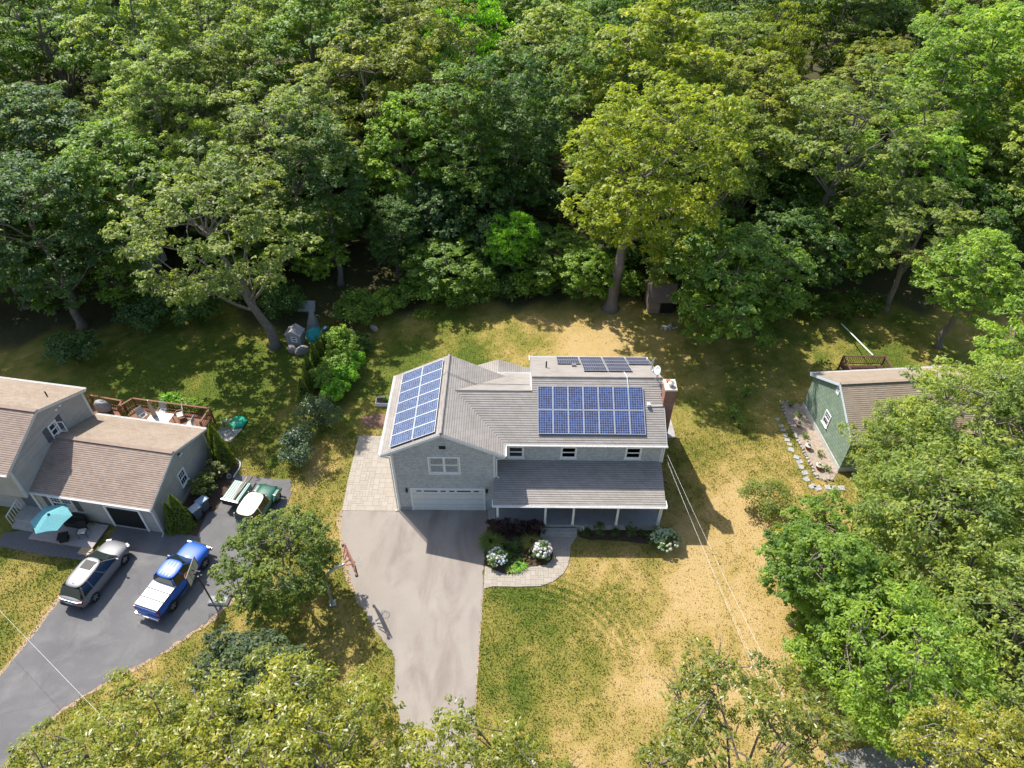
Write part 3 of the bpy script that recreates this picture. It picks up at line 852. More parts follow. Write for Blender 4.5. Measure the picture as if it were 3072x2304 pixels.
MB().box((6.575, -1.72, PZ0 - .02), (.05, .5, .16)).build('gutter_end', WHITE, H)
MB().box((17.93, -1.7, PZ0 + .0), (.05, .55, .16)).build('gutter_end', WHITE, H)
MB().box((9.05, 10.0, 5.45), (.05, .5, .14)).build('gutter_end', WHITE, H)
MB().tube([(XR_ + .03, -.2, HE - .1), (WG + .1, -.09, HE - .4), (WG + .1, -.09, 3.72), (WG + .25, -.14, 3.62)], .045, 6).build('downspout', WHITE, H)
MB().tube([(XL + .0, -.2, HE - .1), (-.1, -.06, HE - .4), (-.1, -.06, .15), (-.2, -.2, .06)], .045, 6).build('downspout', WHITE, H)
MB().tube([(17.9, -1.98, PZ0 - .08), (17.76, -1.62, PZ0 - .35), (17.76, -1.62, .2), (17.8, -1.8, .08)], .045, 6).build('downspout', WHITE, H)
MB().tube([(17.95, .76, HE - .1), (17.9, 1.1, HE - .3), (17.9, 1.12, 3.9)], .045, 6).build('downspout', WHITE, H)
# openings
window(H, (3.4, -.003, 4.7), 2.12, 1.6, 0, 2, .1, glass=SCREEN)
for x in (8.08, 11.6, 15.9): window(H, (x, YW - .003, 4.72), 1.1, 1.1, 0, 1, .1, glass=GLASS)
v = MB().box((3.375, -.03, 6.39), (.42, .06, .24)).build('gable_vent', BLACK, H)
for i in range(3): MB().box((3.375, -.065, 6.31 + i * .075), (.38, .02, .03), rx=.5).build('slat', BLACK, v)
lantern(H, (.72, 0, 2.18)); lantern(H, (6.14, 0, 2.18)); lantern(H, (-.0, 3.2, 2.0), -math.pi / 2)
MB().box((.55, -.015, .13), (.85, .06, .26)).build('stone_base', STONE, H)
gd = MB().ring(5.1, 2.36, .11, .07, .0, tb=.0).build('garage_door', WHITE, H, (3.48, -.003, 1.18))
GDM = pmat('garage_door_paint', (0.66, 0.67, 0.675), .5, v=.05)
MB().box((0, .0, -.055), (4.88, .06, 2.25)).build('door_slab', GDM, gd, (0, -.0, 0))
cols = [(-2.28, .42), (-1.47, .99), (-.63, .42), (-.05, .42), (.77, 1.0), (1.62, .42)]
cols = [(c * 1.0 + .33, w) for c, w in cols]
for r_ in range(4):
    zc = .82 - r_ * .545
    for c, w in cols:
        p = MB().ring(w, .40 if r_ else .2, .035, .014, -.03).build('door_panel', GDM, gd, (c, 0, zc + (0 if r_ else .06)))
        if not r_: MB().box((c, -.034, zc + .06), (w - .07, .012, .13)).build('door_pane', GLASS, gd)
        else: MB().box((c, -.033, zc), (w - .14, .012, .27)).build('door_panel', GDM, gd)
    if r_ < 3: MB().box((0, -.0305, zc - .275), (4.86, .004, .012)).build('door_seam', BLACK, gd)
# chimney
ch = MB().box((18.18, 3.8, 4.2), (.72, 1.0, 8.4)).build('chimney', BRICK, H)
MB().box((18.18, 3.8, 8.46), (.8, 1.08, .12)).build('chimney_cap', pmat('chimney_cap_concrete', (.55, .47, .38), .9), ch)
MB().box((18.1, 4.12, 8.56), (.26, .22, .1)).build('clay_flue', pmat('terracotta', (.42, .12, .06), .8), ch)
MB().lathe([(.13, 8.52), (.13, 8.72), (.2, 8.74), (.2, 8.8), (.05, 8.84)], 14, (18.2, 3.68, 0)).build('steel_flue', GALV, ch)
# roof furniture
MB().tube([(10.2, 7.4, 6.7), (10.2, 7.4, 7.35)], .055, 8).build('vent_pipe', BLACK, H)
MB().box((16.87, 3.28, 7.16), (.2, .24, .2)).build('junction_box', WHITE2, H)
MB().tube([(16.95, 3.28, 7.12), (17.3, 3.28, 7.1), (17.9, 3.3, 7.1)], .025, 6).build('conduit', WHITE2, H)
MB().tube([(15.6, 4.35, 7.68), (15.55, 5.1, 8.0), (15.52, 6.2, 7.5)], .025, 6).build('conduit', WHITE2, H)
MB().tube([(2.95, 5.6, 7.7), (WG / 2, 5.58, 7.9), (5.0, 5.5, 7.05), (5.25, 5.5, 6.92), (9.0, 5.5, 6.85)], .02, 6).build('conduit', pmat('grey_conduit', (.25, .25, .25), .6), H)
MB().box((12.2, 7.8, 6.72), (.3, .22, .12)).build('roof_vent', pmat('vent_metal', (.18, .17, .17), .6), H)

def dish(c, aim, label):
    t = thing('satellite_dish', label, 'satellite dish', c, 0, 'satellite dishes on the roof ridge')
    aim = Vector(aim).normalized(); q = aim.to_track_quat('Z', 'Y')
    prof = [(.0, .0), (.12, .01), (.24, .045), (.32, .09), (.325, .1), (.24, .057), (.12, .022), (.0, .012)]
    MB().lathe([(max(r_, .001), z) for r_, z in prof], 20).build('reflector', pmat('dish_grey', (.62, .63, .63), .5, v=.05), t, (0, 0, .75), q.to_euler(), smooth=True)
    b = Vector((0, 0, .75)); low = q @ Vector((0, -.3, .07)) + b; fe = q @ Vector((0, -.12, .48)) + b
    MB().tube([low, fe], .014, 6).build('feed_arm', GALV, t)
    MB().box(fe, (.08, .08, .12), .3).build('feed_horn', WHITE2, t)
    MB().tube([(0, 0, -.02), (0, 0, .55), (0, 0.02, .74)], .03, 8).build('mast', GALV, t)
    for s in (-.35, .35): MB().tube([(0, 0, .45), (s, -.4, -.2)], .014, 6).build('strut', GALV, t)
dish((17.55, 5.0, 7.93), (-.85, -.35, .45), 'round grey satellite dish on the ridge facing left beside the brick chimney')
dish((17.6, 6.9, 7.06), (-.75, .55, .35), 'satellite dish seen edge on above the rear eave behind the chimney')

# ------------------------------------------------------------------ solar panels
SOL_A = m_solar('solar_cells_blue', (0.032, 0.028, 0.055), (0.022, 0.075, 0.26), (0.25, 0.26, 0.31))
SOL_B = m_solar('solar_cells_grey_blue', (0.04, 0.05, 0.095), (0.065, 0.115, 0.26), (0.25, 0.28, 0.34))
SOL_C = m_solar('solar_cells_dark', (0.028, 0.022, 0.035), (0.035, 0.05, 0.13), (0.30, 0.30, 0.33))
_pm = {}
def solar(c, U, T, land, mat, label, group):
    """framed module; U along eave, T up slope; land = lying on its long side"""
    U = Vector(U); T = Vector(T).normalized(); Nn = U.cross(T).normalized()
    if Nn.z < 0: U = -U; Nn = -Nn
    m = Matrix((U, T, Nn)).transposed() if not land else Matrix((T, -U, Nn)).transposed()
    t = thing('solar_panel', label, 'solar panel', c, 0, group)
    t.rotation_euler = m.to_euler()
    key = mat.name
    if key not in _pm:
        fm = MB()
        w, h, tk, d_ = .99, 1.65, .03, .04
        vs = []
        for z in (0, d_):
            for W, Hh in ((w / 2, h / 2), (w / 2 - tk, h / 2 - tk)):
                vs += [(-W, -Hh, z), (W, -Hh, z), (W, Hh, z), (-W, Hh, z)]
        fs = []
        for i in range(4):
            j = (i + 1) % 4
            fs += [(8 + i, 8 + j, 12 + j, 12 + i), (i, j, 8 + j, 8 + i), (4 + j, 4 + i, 12 + i, 12 + j), (j, i, 4 + i, 4 + j)]
        fm.add(vs, fs); me = fm.mesh('solar_frame'); me.materials.append(ALU)
        gm = MB().add([(-.47, -.8, .03), (.47, -.8, .03), (.47, .8, .03), (-.47, .8, .03)], [(0, 1, 2, 3)]).mesh('solar_glass')
        ul = gm.uv_layers.new(name='UVMap'); ul.data.foreach_set('uv', [0, 0, 1, 0, 1, 1, 0, 1]); gm.materials.append(mat)
        rm = MB().box((0, -.45, -.045), (1.0, .05, .08)).box((0, .45, -.045), (1.0, .05, .08)).mesh('solar_rail'); rm.materials.append(BLACK)
        bm_ = MB().box((0, 0, -.01), (.985, 1.64, .02)).mesh('solar_back'); bm_.materials.append(BLACK)
        _pm[key] = (me, gm, rm, bm_)
    a, b, r_, bk = _pm[key]
    link('frame', a, None, t); link('cells', b, None, t); link('rail', r_, None, t); link('back_sheet', bk, None, t)
ORD = ['first', 'second', 'third', 'fourth', 'fifth', 'sixth', 'seventh', 'eighth', 'ninth', 'tenth', 'eleventh', 'twelfth', 'thirteenth', 'fourteenth', 'fifteenth', 'sixteenth', 'seventeenth', 'eighteenth', 'nineteenth', 'twentieth']
def onf(x, s, up=.12): return (x, .834 + s * CS - KS * CS * up * 0, HE + KS * s * CS + up)
for i in range(7):
    for j in range(2):
        solar(onf(9.506 + .505 + i * 1.01, .68 + .825 + j * 1.68), (1, 0, 0), (0, CS, KS * CS), False, SOL_A,
              '%s solar panel from the left, %s row of the front roof array' % (ORD[i], 'upper' if j else 'lower'), 'solar panels on the front roof slope')
for i in range(7):
    for j in range(2):
        s = .716 + .825 + j * 1.68
        solar((XL + s * CS, .068 + .505 + i * 1.01, HE + KS * s * CS + .12), (0, 1, 0), (CS, 0, KS * CS), False, SOL_B,
              '%s garage roof panel from the front in the column nearer the %s' % (ORD[i], 'ridge' if j else 'gutter'), 'solar panels on the garage roof')
for c_ in range(4):
    rows = 4 if c_ in (1, 2) else 2
    for j in range(rows):
        s = .25 + .505 + j * 1.01
        solar((11.03 + .84 + c_ * 1.72, 10.2 - s * CS, 7.92 - KS * 5.09 + KS * s * CS + .12), (1, 0, 0), (0, -CS, KS * CS), True, SOL_C,
              '%s panel up from the rear eave, %s column behind the ridge' % (ORD[j], ('leftmost', 'second', 'third', 'rightmost')[c_]), 'solar panels on the rear roof slope')
# ------------------------------------------------------------------ neighbour's tan house on the left
LA = R(-9.3)
LC = (-15.654, -2.17, 0)
L = thing('tan_house', 'tan clapboard house with brown roofs at the left edge, lower garage wing in front', 'house', LC, LA)
k4 = (4.22 - 2.75) / 3.62; c4_ = 1 / math.sqrt(1 + k4 * k4)
# wing: x -8.5..0, y 0..7.0
MB().extr([(0, 0), (7.0, 0), (7.0, 2.78), (3.5, 4.1), (0, 2.78)], (-8.6, 0, 0), (0, 1, 0), (0, 0, 1), (8.6, 0, 0)).build('wing_wall', CLAP, L)
we = 2.76
roof_plane(L, 'wing_roof_front', (-8.62, -.2, we - .02), (1, 0, 0), (0, c4_, k4 * c4_), [(0, 0), (8.74, 0), (8.74, 3.72 / c4_), (0, 3.72 / c4_)], ROOF_TAN, expo=.145, joined=True)
roof_plane(L, 'wing_roof_rear', (.12, 7.24, we - .02), (-1, 0, 0), (0, -c4_, k4 * c4_), [(0, 0), (8.74, 0), (8.74, 3.72 / c4_), (0, 3.72 / c4_)], ROOF_TAN2, expo=.145, joined=True)
MB().box((-4.25, 3.52, we + k4 * 3.72 + .0), (8.76, .3, .05)).build('ridge_cap', pmat('tan_ridge', (.27, .2, .16), .9), L)
gutter(L, (-8.6, -.2, we), (.12, -.2, we), (0, -1, 0)); gutter(L, (.12, 7.24, we), (-8.6, 7.24, we), (0, 1, 0))
TRIM = pmat('cream_trim', (.62, .6, .56), .6, v=.06)
for a, b in (((.13, -.2, we - .12), (.13, 3.52, we + k4 * 3.72 - .12)), ((.13, 7.24, we - .12), (.13, 3.52, we + k4 * 3.72 - .12))):
    MB().bar(a, b, .04, .17).build('rake_board', TRIM, L)
MB().box((-.06, -.012, 1.38), (.16, .04, 2.7)).build('corner_board', TRIM, L)
MB().box((.012, .08, 1.38), (.035, .15, 2.7)).build('corner_board', TRIM, L)
MB().box((.012, 6.92, 1.38), (.035, .15, 2.7)).build('corner_board', TRIM, L)
MB().tube([(.14, -.3, we - .1), (.06, -.07, we - .4), (.06, -.07, .1), (.1, -.35, .04)], .045, 6).build('downspout', TRIM, L)
MB().box((.02, 3.5, .12), (.05, 7.0, .24)).build('foundation', CONC, L)
# garage opening (open door, dark inside)
gd2 = MB().ring(2.62, 2.3, .14, .08, 0, tb=0).build('garage_opening', WHITE, L, (-2.25, -.004, 1.15))
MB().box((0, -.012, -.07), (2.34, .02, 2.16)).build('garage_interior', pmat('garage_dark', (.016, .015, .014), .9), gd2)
MB().box((0, -.03, -1.05), (2.34, .04, .14)).build('garage_sill', CONC, gd2)
MB().box((-2.3, -.05, 2.5), (.4, .05, .07)).build('eave_light', WHITE, L)
# triple window with shutters and air conditioner
window(L, (-6.75, -.004, 1.72), 1.75, 1.15, 0, 2, .08, muntin=2)
SHUT = pmat('shutter_slate', (.10, .10, .12), .7)
for x in (-7.85, -5.62): MB().box((x, -.02, 1.72), (.38, .04, 1.2)).build('shutter', SHUT, L)
ac = MB().box((-6.32, -.22, 1.42), (.5, .42, .36)).build('air_conditioner', WHITE, L)
MB().box((-6.32, -.435, 1.4), (.42, .012, .26)).build('grille', BLACK, ac)
# end wall window
window(L, (.004, 3.5, 1.7), .85, 1.25, math.pi / 2, 1, .08, muntin=2)
fl_ = MB().box((.05, 4.0, 3.5), (.1, .14, .14)).build('floodlight', BLACK, L)
MB().lathe([(.04, 0), (.08, .12)], 10, (.0, 0, 0), 'x').build('lamp_head', WHITE2, fl_, (.1, 3.92, 3.5))
MB().lathe([(.04, 0), (.08, .12)], 10, (.0, 0, 0), 'x').build('lamp_head', WHITE2, fl_, (.1, 4.1, 3.5))
# tall block
MB().extr([(-.55, 2.55), (7.1, 2.55), (7.1, 5.05), (3.2, 6.85), (-.55, 5.05)], (-20, 0, 0), (0, 1, 0), (0, 0, 1), (11.4, 0, 0)).build('upper_wall', CLAP, L)
MB().extr([(.15, 0), (7.0, 0), (7.0, 2.6), (.15, 2.6)], (-20, 0, 0), (0, 1, 0), (0, 0, 1), (11.36, 0, 0)).build('lower_wall', CLAP, L)
kb = (7.0 - 5.15) / 4.05; cb = 1 / math.sqrt(1 + kb * kb)
roof_plane(L, 'upper_roof_front', (-20, -.85, 5.15), (1, 0, 0), (0, cb, kb * cb), [(0, 0), (11.55, 0), (11.55, 4.05 / cb), (0, 4.05 / cb)], ROOF_TAN, expo=.145, joined=True)
kr = (7.0 - 5.2) / 4.15; cr = 1 / math.sqrt(1 + kr * kr)
roof_plane(L, 'upper_roof_rear', (-8.45, 7.35, 5.2), (-1, 0, 0), (0, -cr, kr * cr), [(0, 0), (11.55, 0), (11.55, 4.15 / cr), (0, 4.15 / cr)], ROOF_TAN2, expo=.145, joined=True)
MB().box((-14.2, 3.2, 7.02), (11.55, .3, .05)).build('ridge_cap', pmat('tan_ridge2', (.27, .2, .16), .9), L)
gutter(L, (-20, -.85, 5.17), (-8.45, -.85, 5.17), (0, -1, 0)); gutter(L, (-8.45, 7.35, 5.22), (-20, 7.35, 5.22), (0, 1, 0))
MB().bar((-8.47, -.85, 5.04), (-8.47, 3.2, 6.89), .05, .18).build('rake_board', TRIM, L)
MB().bar((-8.47, 7.35, 5.08), (-8.47, 3.2, 6.89), .05, .18).build('rake_board', TRIM, L)
MB().box((-8.585, -.47, 3.78), (.04, .18, 2.5)).build('corner_board', TRIM, L)
MB().box((-8.585, 7.02, 3.78), (.04, .18, 2.5)).build('corner_board', TRIM, L)
window(L, (-8.596, 3.75, 4.75), .8, 1.05, math.pi / 2, 1, .08)
sh = MB().box((0, 0, 0), (.04, .42, 1.1)).build('shutter', SHUT, L, (-8.575, 3.1, 4.75))
MB().box((0, 0, 0), (.04, .42, 1.1)).build('shutter', SHUT, L, (-8.575, 4.4, 4.75))
MB().ring(.62, .95, .06, .03).build('open_sash', WHITE, L, (-8.3, 4.02, 4.72), (0, 0, R(20)))
for y in (4.6, 5.0): MB().lathe([(.1, 0), (.1, .06), (.06, .09)], 12, (0, 0, 0), 'x').build('wall_vent', WHITE2, L, (-8.598, y, 5.75))
MB().tube([(-9.75, 5.5, 5.9), (-9.75, 5.5, 6.45)], .05, 8).build('vent_pipe', BLACK, L)
MB().box((-9.6, .13, 1.5), (.9, .03, 2.0)).build('entry_door', pmat('entry_door_grey', (.12, .14, .17), .5), L)
MB().box((-8.78, .06, 1.35), (.24, .18, 2.4)).build('entry_column', TRIM, L)
es = MB().box((-9.4, -.45, .3), (1.6, 1.2, .6)).build('entry_stoop', CONC, L)
MB().box((-9.4, -1.25, .15), (1.6, .42, .3)).build('step_tread', CONC, es)
rl = MB().bar((-10.25, -.05, 1.45), (-10.3, -1.3, 1.1), .06, .06).build('stair_railing', WHITE, L)
for i in range(7):
    t_ = i / 6; MB().box((-10.25 - .05 * t_, -.05 - 1.25 * t_, .95 - .25 * t_), (.035, .035, .9)).build('baluster', WHITE, rl)

def lpt(x, y, z=0):
    ca, sa = math.cos(LA), math.sin(LA)
    return (LC[0] + x * ca - y * sa, LC[1] + x * sa + y * ca, z)

# front deck platform with planks
pf = thing('deck_platform', 'low grey plank deck platform in front of the tan house garage wing', 'deck', lpt(0, 0), LA)
MB().box((-6.2, -1.15, .08), (4.6, 1.9, .14)).build('frame', WOODGREY, pf)
for i in range(14): MB().box((-6.2, -2.03 + i * .137, .172), (4.66, .13, .03)).build('plank', WOODLT, pf)

# patio umbrella, six panels
TEAL = pmat('teal_canvas', (.10, .32, .36), .8, v=.12, scale=9, col2=(.16, .40, .42))
um = thing('patio_umbrella', 'open teal hexagonal patio umbrella over the plank platform', 'umbrella', lpt(-6.25, -1.55, .19), R(12))
n6 = 6
for i in range(n6):
    a0 = 2 * math.pi * i / n6; a1 = 2 * math.pi * (i + 1) / n6; mb = MB()
    rr = 1.28; P0 = Vector((0, 0, 2.42)); mid = Vector((math.cos((a0 + a1) / 2), math.sin((a0 + a1) / 2), 0)) * rr * .83
    A = Vector((math.cos(a0) * rr, math.sin(a0) * rr, 2.0)); B = Vector((math.cos(a1) * rr, math.sin(a1) * rr, 2.0)); Mm = mid + Vector((0, 0, 2.03))
    vs = [P0, A, Mm, B]; vs += [v_ - Vector((0, 0, .012)) for v_ in vs]
    mb.add(vs, [(0, 1, 2), (0, 2, 3), (6, 5, 4), (7, 6, 4), (1, 5, 6, 2), (2, 6, 7, 3), (0, 4, 5, 1), (3, 7, 4, 0)])
    mb.build('canopy_panel', TEAL, um)
    MB().tube([(0, 0, 2.38), A - Vector((0, 0, .03))], .012, 5).build('rib', GALV, um)
MB().lathe([(.08, 2.4), (.09, 2.44), (.03, 2.5)], 10).build('finial', pmat('dark_teal', (.01, .06, .12), .6), um)
MB().tube([(0, 0, 0), (0, 0, 2.42)], .022, 8).build('pole', GALV, um)
MB().lathe([(.25, 0), (.25, .05), (.05, .1), (.05, .3)], 14).build('base', BLACK, um)

def patio_chair(loc, rz, mat, fm, name, label, group=None, h=.42, w=.55):
    t = thing(name, label, 'chair', loc, rz, group)
    MB().box((0, 0, h), (w, .5, .035)).build('seat', mat, t, bevel=.01)
    MB().box((0, .27, h + .35), (w, .03, .62), rx=-.18).build('backrest', mat, t, bevel=.01)
    for sx in (-1, 1):
        MB().tube([(sx * w / 2, -.26, 0), (sx * w / 2, -.24, h + .2), (sx * w / 2, .2, h + .22), (sx * w / 2, .33, h + .62)], .015, 6).build('arm', fm, t)
        MB().tube([(sx * w / 2, .22, h + .2), (sx * w / 2, .27, 0)], .015, 6).build('leg', fm, t)
    return t
patio_chair(lpt(-4.95, -1.2, .187), LA + R(20), BLACK, BLACK, 'metal_chair', 'black metal armchair on the plank platform near the garage opening')
pale = pmat('seat_cushion', (.6, .58, .55), .8)
cu = MB().box((0, -.03, .48), (.5, .42, .07)).build('seat_cushion', pale, None, lpt(-4.95, -1.2, .187), (0, 0, LA + R(20)), bevel=.02)
tag(cu, 'pale seat cushion on the black metal armchair', 'cushion')
sf = thing('outdoor_sofa', 'dark wicker outdoor sofa against the wall behind the teal umbrella', 'sofa', lpt(-6.0, -.5, .187), LA)
DKW = pmat('dark_wicker', (.03, .026, .026), .8, v=.3, scale=30)
MB().box((0, 0, .22), (1.35, .6, .42)).build('seat', DKW, sf, bevel=.03); MB().box((0, .27, .5), (1.35, .14, .5)).build('backrest', DKW, sf, bevel=.03)
for s in (-1, 1): MB().box((s * .66, -.0, .34), (.12, .6, .5)).build('armrest', DKW, sf, bevel=.03)
fb = thing('wicker_table', 'small dark square wicker table below the teal umbrella', 'table', lpt(-6.05, -1.75, .187), LA + R(25))
MB().box((0, 0, .42), (.62, .62, .05)).build('tabletop', DKW, fb); MB().box((0, 0, .2), (.5, .5, .4)).build('base', DKW, fb)
pw = thing('wooden_step', 'pale wooden step box at the corner of the plank platform', 'step', lpt(-4.15, -2.35, 0), LA)
for i in range(4): MB().box((0, -.18 + i * .12, .2), (.85, .11, .03)).build('plank', pmat('new_pine', (.5, .36, .22), .8, v=.15, scale=6), pw)
MB().box((0, 0, .09), (.8, .44, .17)).build('frame', WOODLT, pw)

# rear deck
dk = thing('rear_deck', 'red brown wooden deck with railing behind the tan house wing', 'deck', lpt(0, 0), LA)
for i in range(19): MB().box((-4.45, 7.35 + i * .142, 1.12), (6.5, .134, .035)).build('deck_board', WOODDK, dk)
for i in range(13): MB().box((-9.6, 7.75 + i * .142, 1.12), (3.0, .134, .035)).build('deck_board', WOODDK, dk)
MB().box((-4.45, 8.6, .98), (6.4, 2.5, .2)).build('joists', WOODDK, dk)
def railing(parent, pts, z0, z1, mat, nb=8):
    for i in range(len(pts) - 1):
        a = Vector(pts[i]); b = Vector(pts[i + 1]); ln = (b - a).length
        MB().bar((a.x, a.y, z1), (b.x, b.y, z1), .14, .04).build('top_rail', mat, parent)
        MB().bar((a.x, a.y, z0 + .1), (b.x, b.y, z0 + .1), .05, .08).build('bottom_rail', mat, parent)
        n = max(2, int(ln / .16))
        for k_ in range(n + 1):
            p = a.lerp(b, k_ / n)
            MB().box((p.x, p.y, (z0 + z1) / 2 + .03), (.035, .035, z1 - z0 - .12)).build('baluster', mat, parent)
    for p in pts: MB().box((p[0], p[1], (z1) / 2 + .02), (.1, .1, z1)).build('post', mat, parent)
railing(dk, [(-1.25, 8.5), (-1.25, 10.0), (-7.65, 10.0), (-8.2, 8.9)], 1.14, 1.95, WOODDK)
railing(dk, [(-8.15, 8.9), (-8.3, 9.6), (-11.1, 9.75), (-11.1, 7.8)], 1.14, 1.95, WOODDK)
WMESH = pmat('white_sling_fabric', (.45, .44, .42), .7, v=.06)
for i, (x, y, rz, lb) in enumerate(((-6.15, 8.75, 1.2, 'white sling chair at the left end of the deck table'), (-4.95, 9.45, 0.05, 'white sling chair behind the deck table against the railing'),
                                    (-3.45, 9.35, -.9, 'white sling chair pulled away to the right of the deck table'), (-2.2, 8.6, -1.4, 'white sling chair nearest the right deck railing'))):
    patio_chair(lpt(x, y, 1.138), LA + rz, WMESH, WMESH, 'sling_chair', lb, 'white sling chairs on the rear deck')
tb = thing('patio_table', 'white glass topped table on the rear deck', 'table', lpt(-4.5, 8.55, 1.138), LA)
MB().box((0, 0, .72), (1.7, .95, .03)).build('tabletop', pmat('frosted_glass_top', (.5, .52, .52), .3, spec=.6), tb)
for sx in (-1, 1):
    for sy in (-1, 1): MB().box((sx * .72, sy * .36, .35), (.05, .05, .7)).build('leg', WMESH, tb)
fu = thing('folded_umbrella', 'folded beige umbrella standing in the deck table', 'umbrella', lpt(-5.0, 8.6, 1.138), 0)
MB().lathe([(.05, 0.75), (.2, .8), (.16, 1.3), (.09, 2.0), (.03, 2.3)], 10).build('folded_canopy', pmat('beige_canvas', (.5, .37, .24), .85, v=.25, scale=14), fu)
MB().tube([(0, 0, 0), (0, 0, 2.35)], .02, 8).build('pole', GALV, fu)
gr = thing('covered_grill', 'barbecue grill under a grey fabric cover on the left part of the deck', 'grill', lpt(-9.7, 9.05, 1.138), LA)
MB().loft([[(sx * w, sy * d_, z) for sx, sy in ((-1, -1), (1, -1), (1, 1), (-1, 1))] for w, d_, z in ((.68, .36, 0.0), (.72, .4, .3), (.66, .36, .75), (.5, .28, 1.0), (.3, .18, 1.08))]).build('cover', pmat('grey_cover', (.26, .26, .28), .6, v=.25, scale=6), gr, sub=2, smooth=True)
MB().box((.15, .05, 1.06), (.25, .2, .06)).build('strap', BLACK, gr)

# ------------------------------------------------------------------ green house on the right
RA = R(4.8)
RH = thing('green_house', 'pale green shingled house half hidden by trees on the right', 'house', (31.85, 3.81, 0), RA)
GRN = m_siding('green_diamond_shingles', (.20, .27, .20), (.26, .33, .245), bw=.42, rh=.3, mort=.02, cm=(.14, .19, .15))
MB().extr([(0, .45), (6.9, .45), (6.9, 3.42), (3.45, 5.45), (0, 3.42)], (0, 0, 0), (0, 1, 0), (0, 0, 1), (11, 0, 0)).build('wall', GRN, RH)
MB().box((5.48, 3.45, .23), (11.06, 6.96, .46)).build('foundation', pmat('painted_foundation', (.5, .49, .45), .9, v=.2), RH)
kq = (5.66 - 3.35) / 3.75; cq = 1 / math.sqrt(1 + kq * kq)
roof_plane(RH, 'roof_front', (-.15, -.3, 3.35), (1, 0, 0), (0, cq, kq * cq), [(0, 0), (11.3, 0), (11.3, 3.75 / cq), (0, 3.75 / cq)], ROOF_TAN2, expo=.15, joined=True)
roof_plane(RH, 'roof_rear', (11.15, 7.2, 3.35), (-1, 0, 0), (0, -cq, kq * cq), [(0, 0), (11.3, 0), (11.3, 3.75 / cq), (0, 3.75 / cq)], ROOF_TAN2, expo=.15, joined=True)
MB().box((5.5, 3.45, 5.68), (11.3, .28, .05)).build('ridge_cap', pmat('tan_ridge3', (.28, .22, .17), .9), RH)
PB = pmat('pale_blue_trim', (.58, .66, .72), .5, v=.05)
MB().bar((-.16, -.3, 3.22), (-.16, 3.45, 5.53), .05, .18).build('rake_board', PB, RH)
MB().bar((-.16, 7.2, 3.22), (-.16, 3.45, 5.53), .05, .18).build('rake_board', PB, RH)
gutter(RH, (-.15, -.3, 3.37), (11.15, -.3, 3.37), (0, -1, 0)); gutter(RH, (11.15, 7.2, 3.37), (-.15, 7.2, 3.37), (0, 1, 0))
window(RH, (-.004, 3.5, 2.02), .85, 1.2, -math.pi / 2, 1, .09, muntin=2)
v2 = MB().ring(.42, .6, .06, .04).build('gable_vent', WHITE, RH, (-.004, 3.55, 4.85), (0, 0, -math.pi / 2))
for i in range(4): MB().box((0, -.015, -.18 + i * .12), (.3, .02, .06), rx=.5).build('slat', WHITE2, v2)
MB().extr([(0, 0), (3.4, 0), (3.4, 3.0), (1.7, 4.2), (0, 3.0)], (7.5, -2.6, 0), (1, 0, 0), (0, 0, 1), (0, 4.0, 0)).build('front_wing_wall', GRN, RH)
cw = 1 / math.sqrt(1 + .7 ** 2)
roof_plane(RH, 'front_wing_roof_left', (7.2, -2.8, 2.82), (0, 1, 0), (cw, 0, .7 * cw), [(0, 0), (5.2, 0), (5.2, 2.0 / cw), (0, 2.0 / cw)], ROOF_TAN2, joined=True)
roof_plane(RH, 'front_wing_roof_right', (11.2, -2.8, 2.82), (0, 1, 0), (-cw, 0, .7 * cw), [(0, 0), (5.2, 0), (5.2, 2.0 / cw), (0, 2.0 / cw)], ROOF_TAN2, joined=True)
MB().box((.95, -.012, 1.5), (.12, .03, 2.6)).build('porch_trim', WHITE, RH)
rd = thing('back_deck', 'brown railed deck behind the green house roof', 'deck', (0, 0, 0))
BRN = pmat('brown_stain', (.12, .06, .042), .7, v=.2, scale=5)
for i in range(20): MB().box((36.9, 11.6 + i * .142, 1.3), (3.5, .134, .035)).build('deck_board', BRN, rd)
railing(rd, [(35.2, 11.6), (35.2, 14.5), (38.65, 14.5), (38.65, 11.8)], 1.32, 2.2, BRN)
wp = MB().tube([(38.1, 21.7, .1), (37.95, 19.0, .9), (37.6, 14.5, 2.3)], .05, 8).build('white_pole', WHITE, None)
tag(wp, 'long white pipe running from the brown deck to the bushes', 'pipe')

# ------------------------------------------------------------------ weathered shed
SH = thing('wooden_shed', 'small weathered board shed with a brown sloping roof behind the big oak', 'shed', (20.45, 23.2, 0), R(0.5))
ends = [(0, 0), (2.35, 0), (2.35, 1.95), (.85, 2.6), (0, 1.62)]
bx = MB().extr([(.03, .0), (2.3, 0), (2.3, 1.9), (.85, 2.52), (.03, 1.58)], (.04, 0, 0), (0, 1, 0), (0, 0, 1), (2.3, 0, 0)).build('carcass', pmat('shed_dark', (.05, .037, .028), .95), SH)
for i in range(12):
    y0 = i * .195; 
    def zt(y): return 1.6 + (y / .85) * .95 if y < .85 else 2.58 - (y - .85) * .43
    w_ = .185
    MB().add([(0, y0, .02), (0, y0 + w_, .02), (0, y0 + w_, zt(y0 + w_)), (0, y0, zt(y0)), (.03, y0, .02), (.03, y0 + w_, .02), (.03, y0 + w_, zt(y0 + w_)), (.03, y0, zt(y0))],
             [(0, 3, 2, 1), (4, 5, 6, 7), (0, 1, 5, 4), (1, 2, 6, 5), (2, 3, 7, 6), (3, 0, 4, 7)]).build('side_board', WOODGREY, SH, (random.Random(i).uniform(-.012, .006), 0, 0))
for i in range(5):
    MB().box((.13 + i * .2, -.015, .8), (.19, .03, 1.56)).build('front_board', WOODGREY, SH)
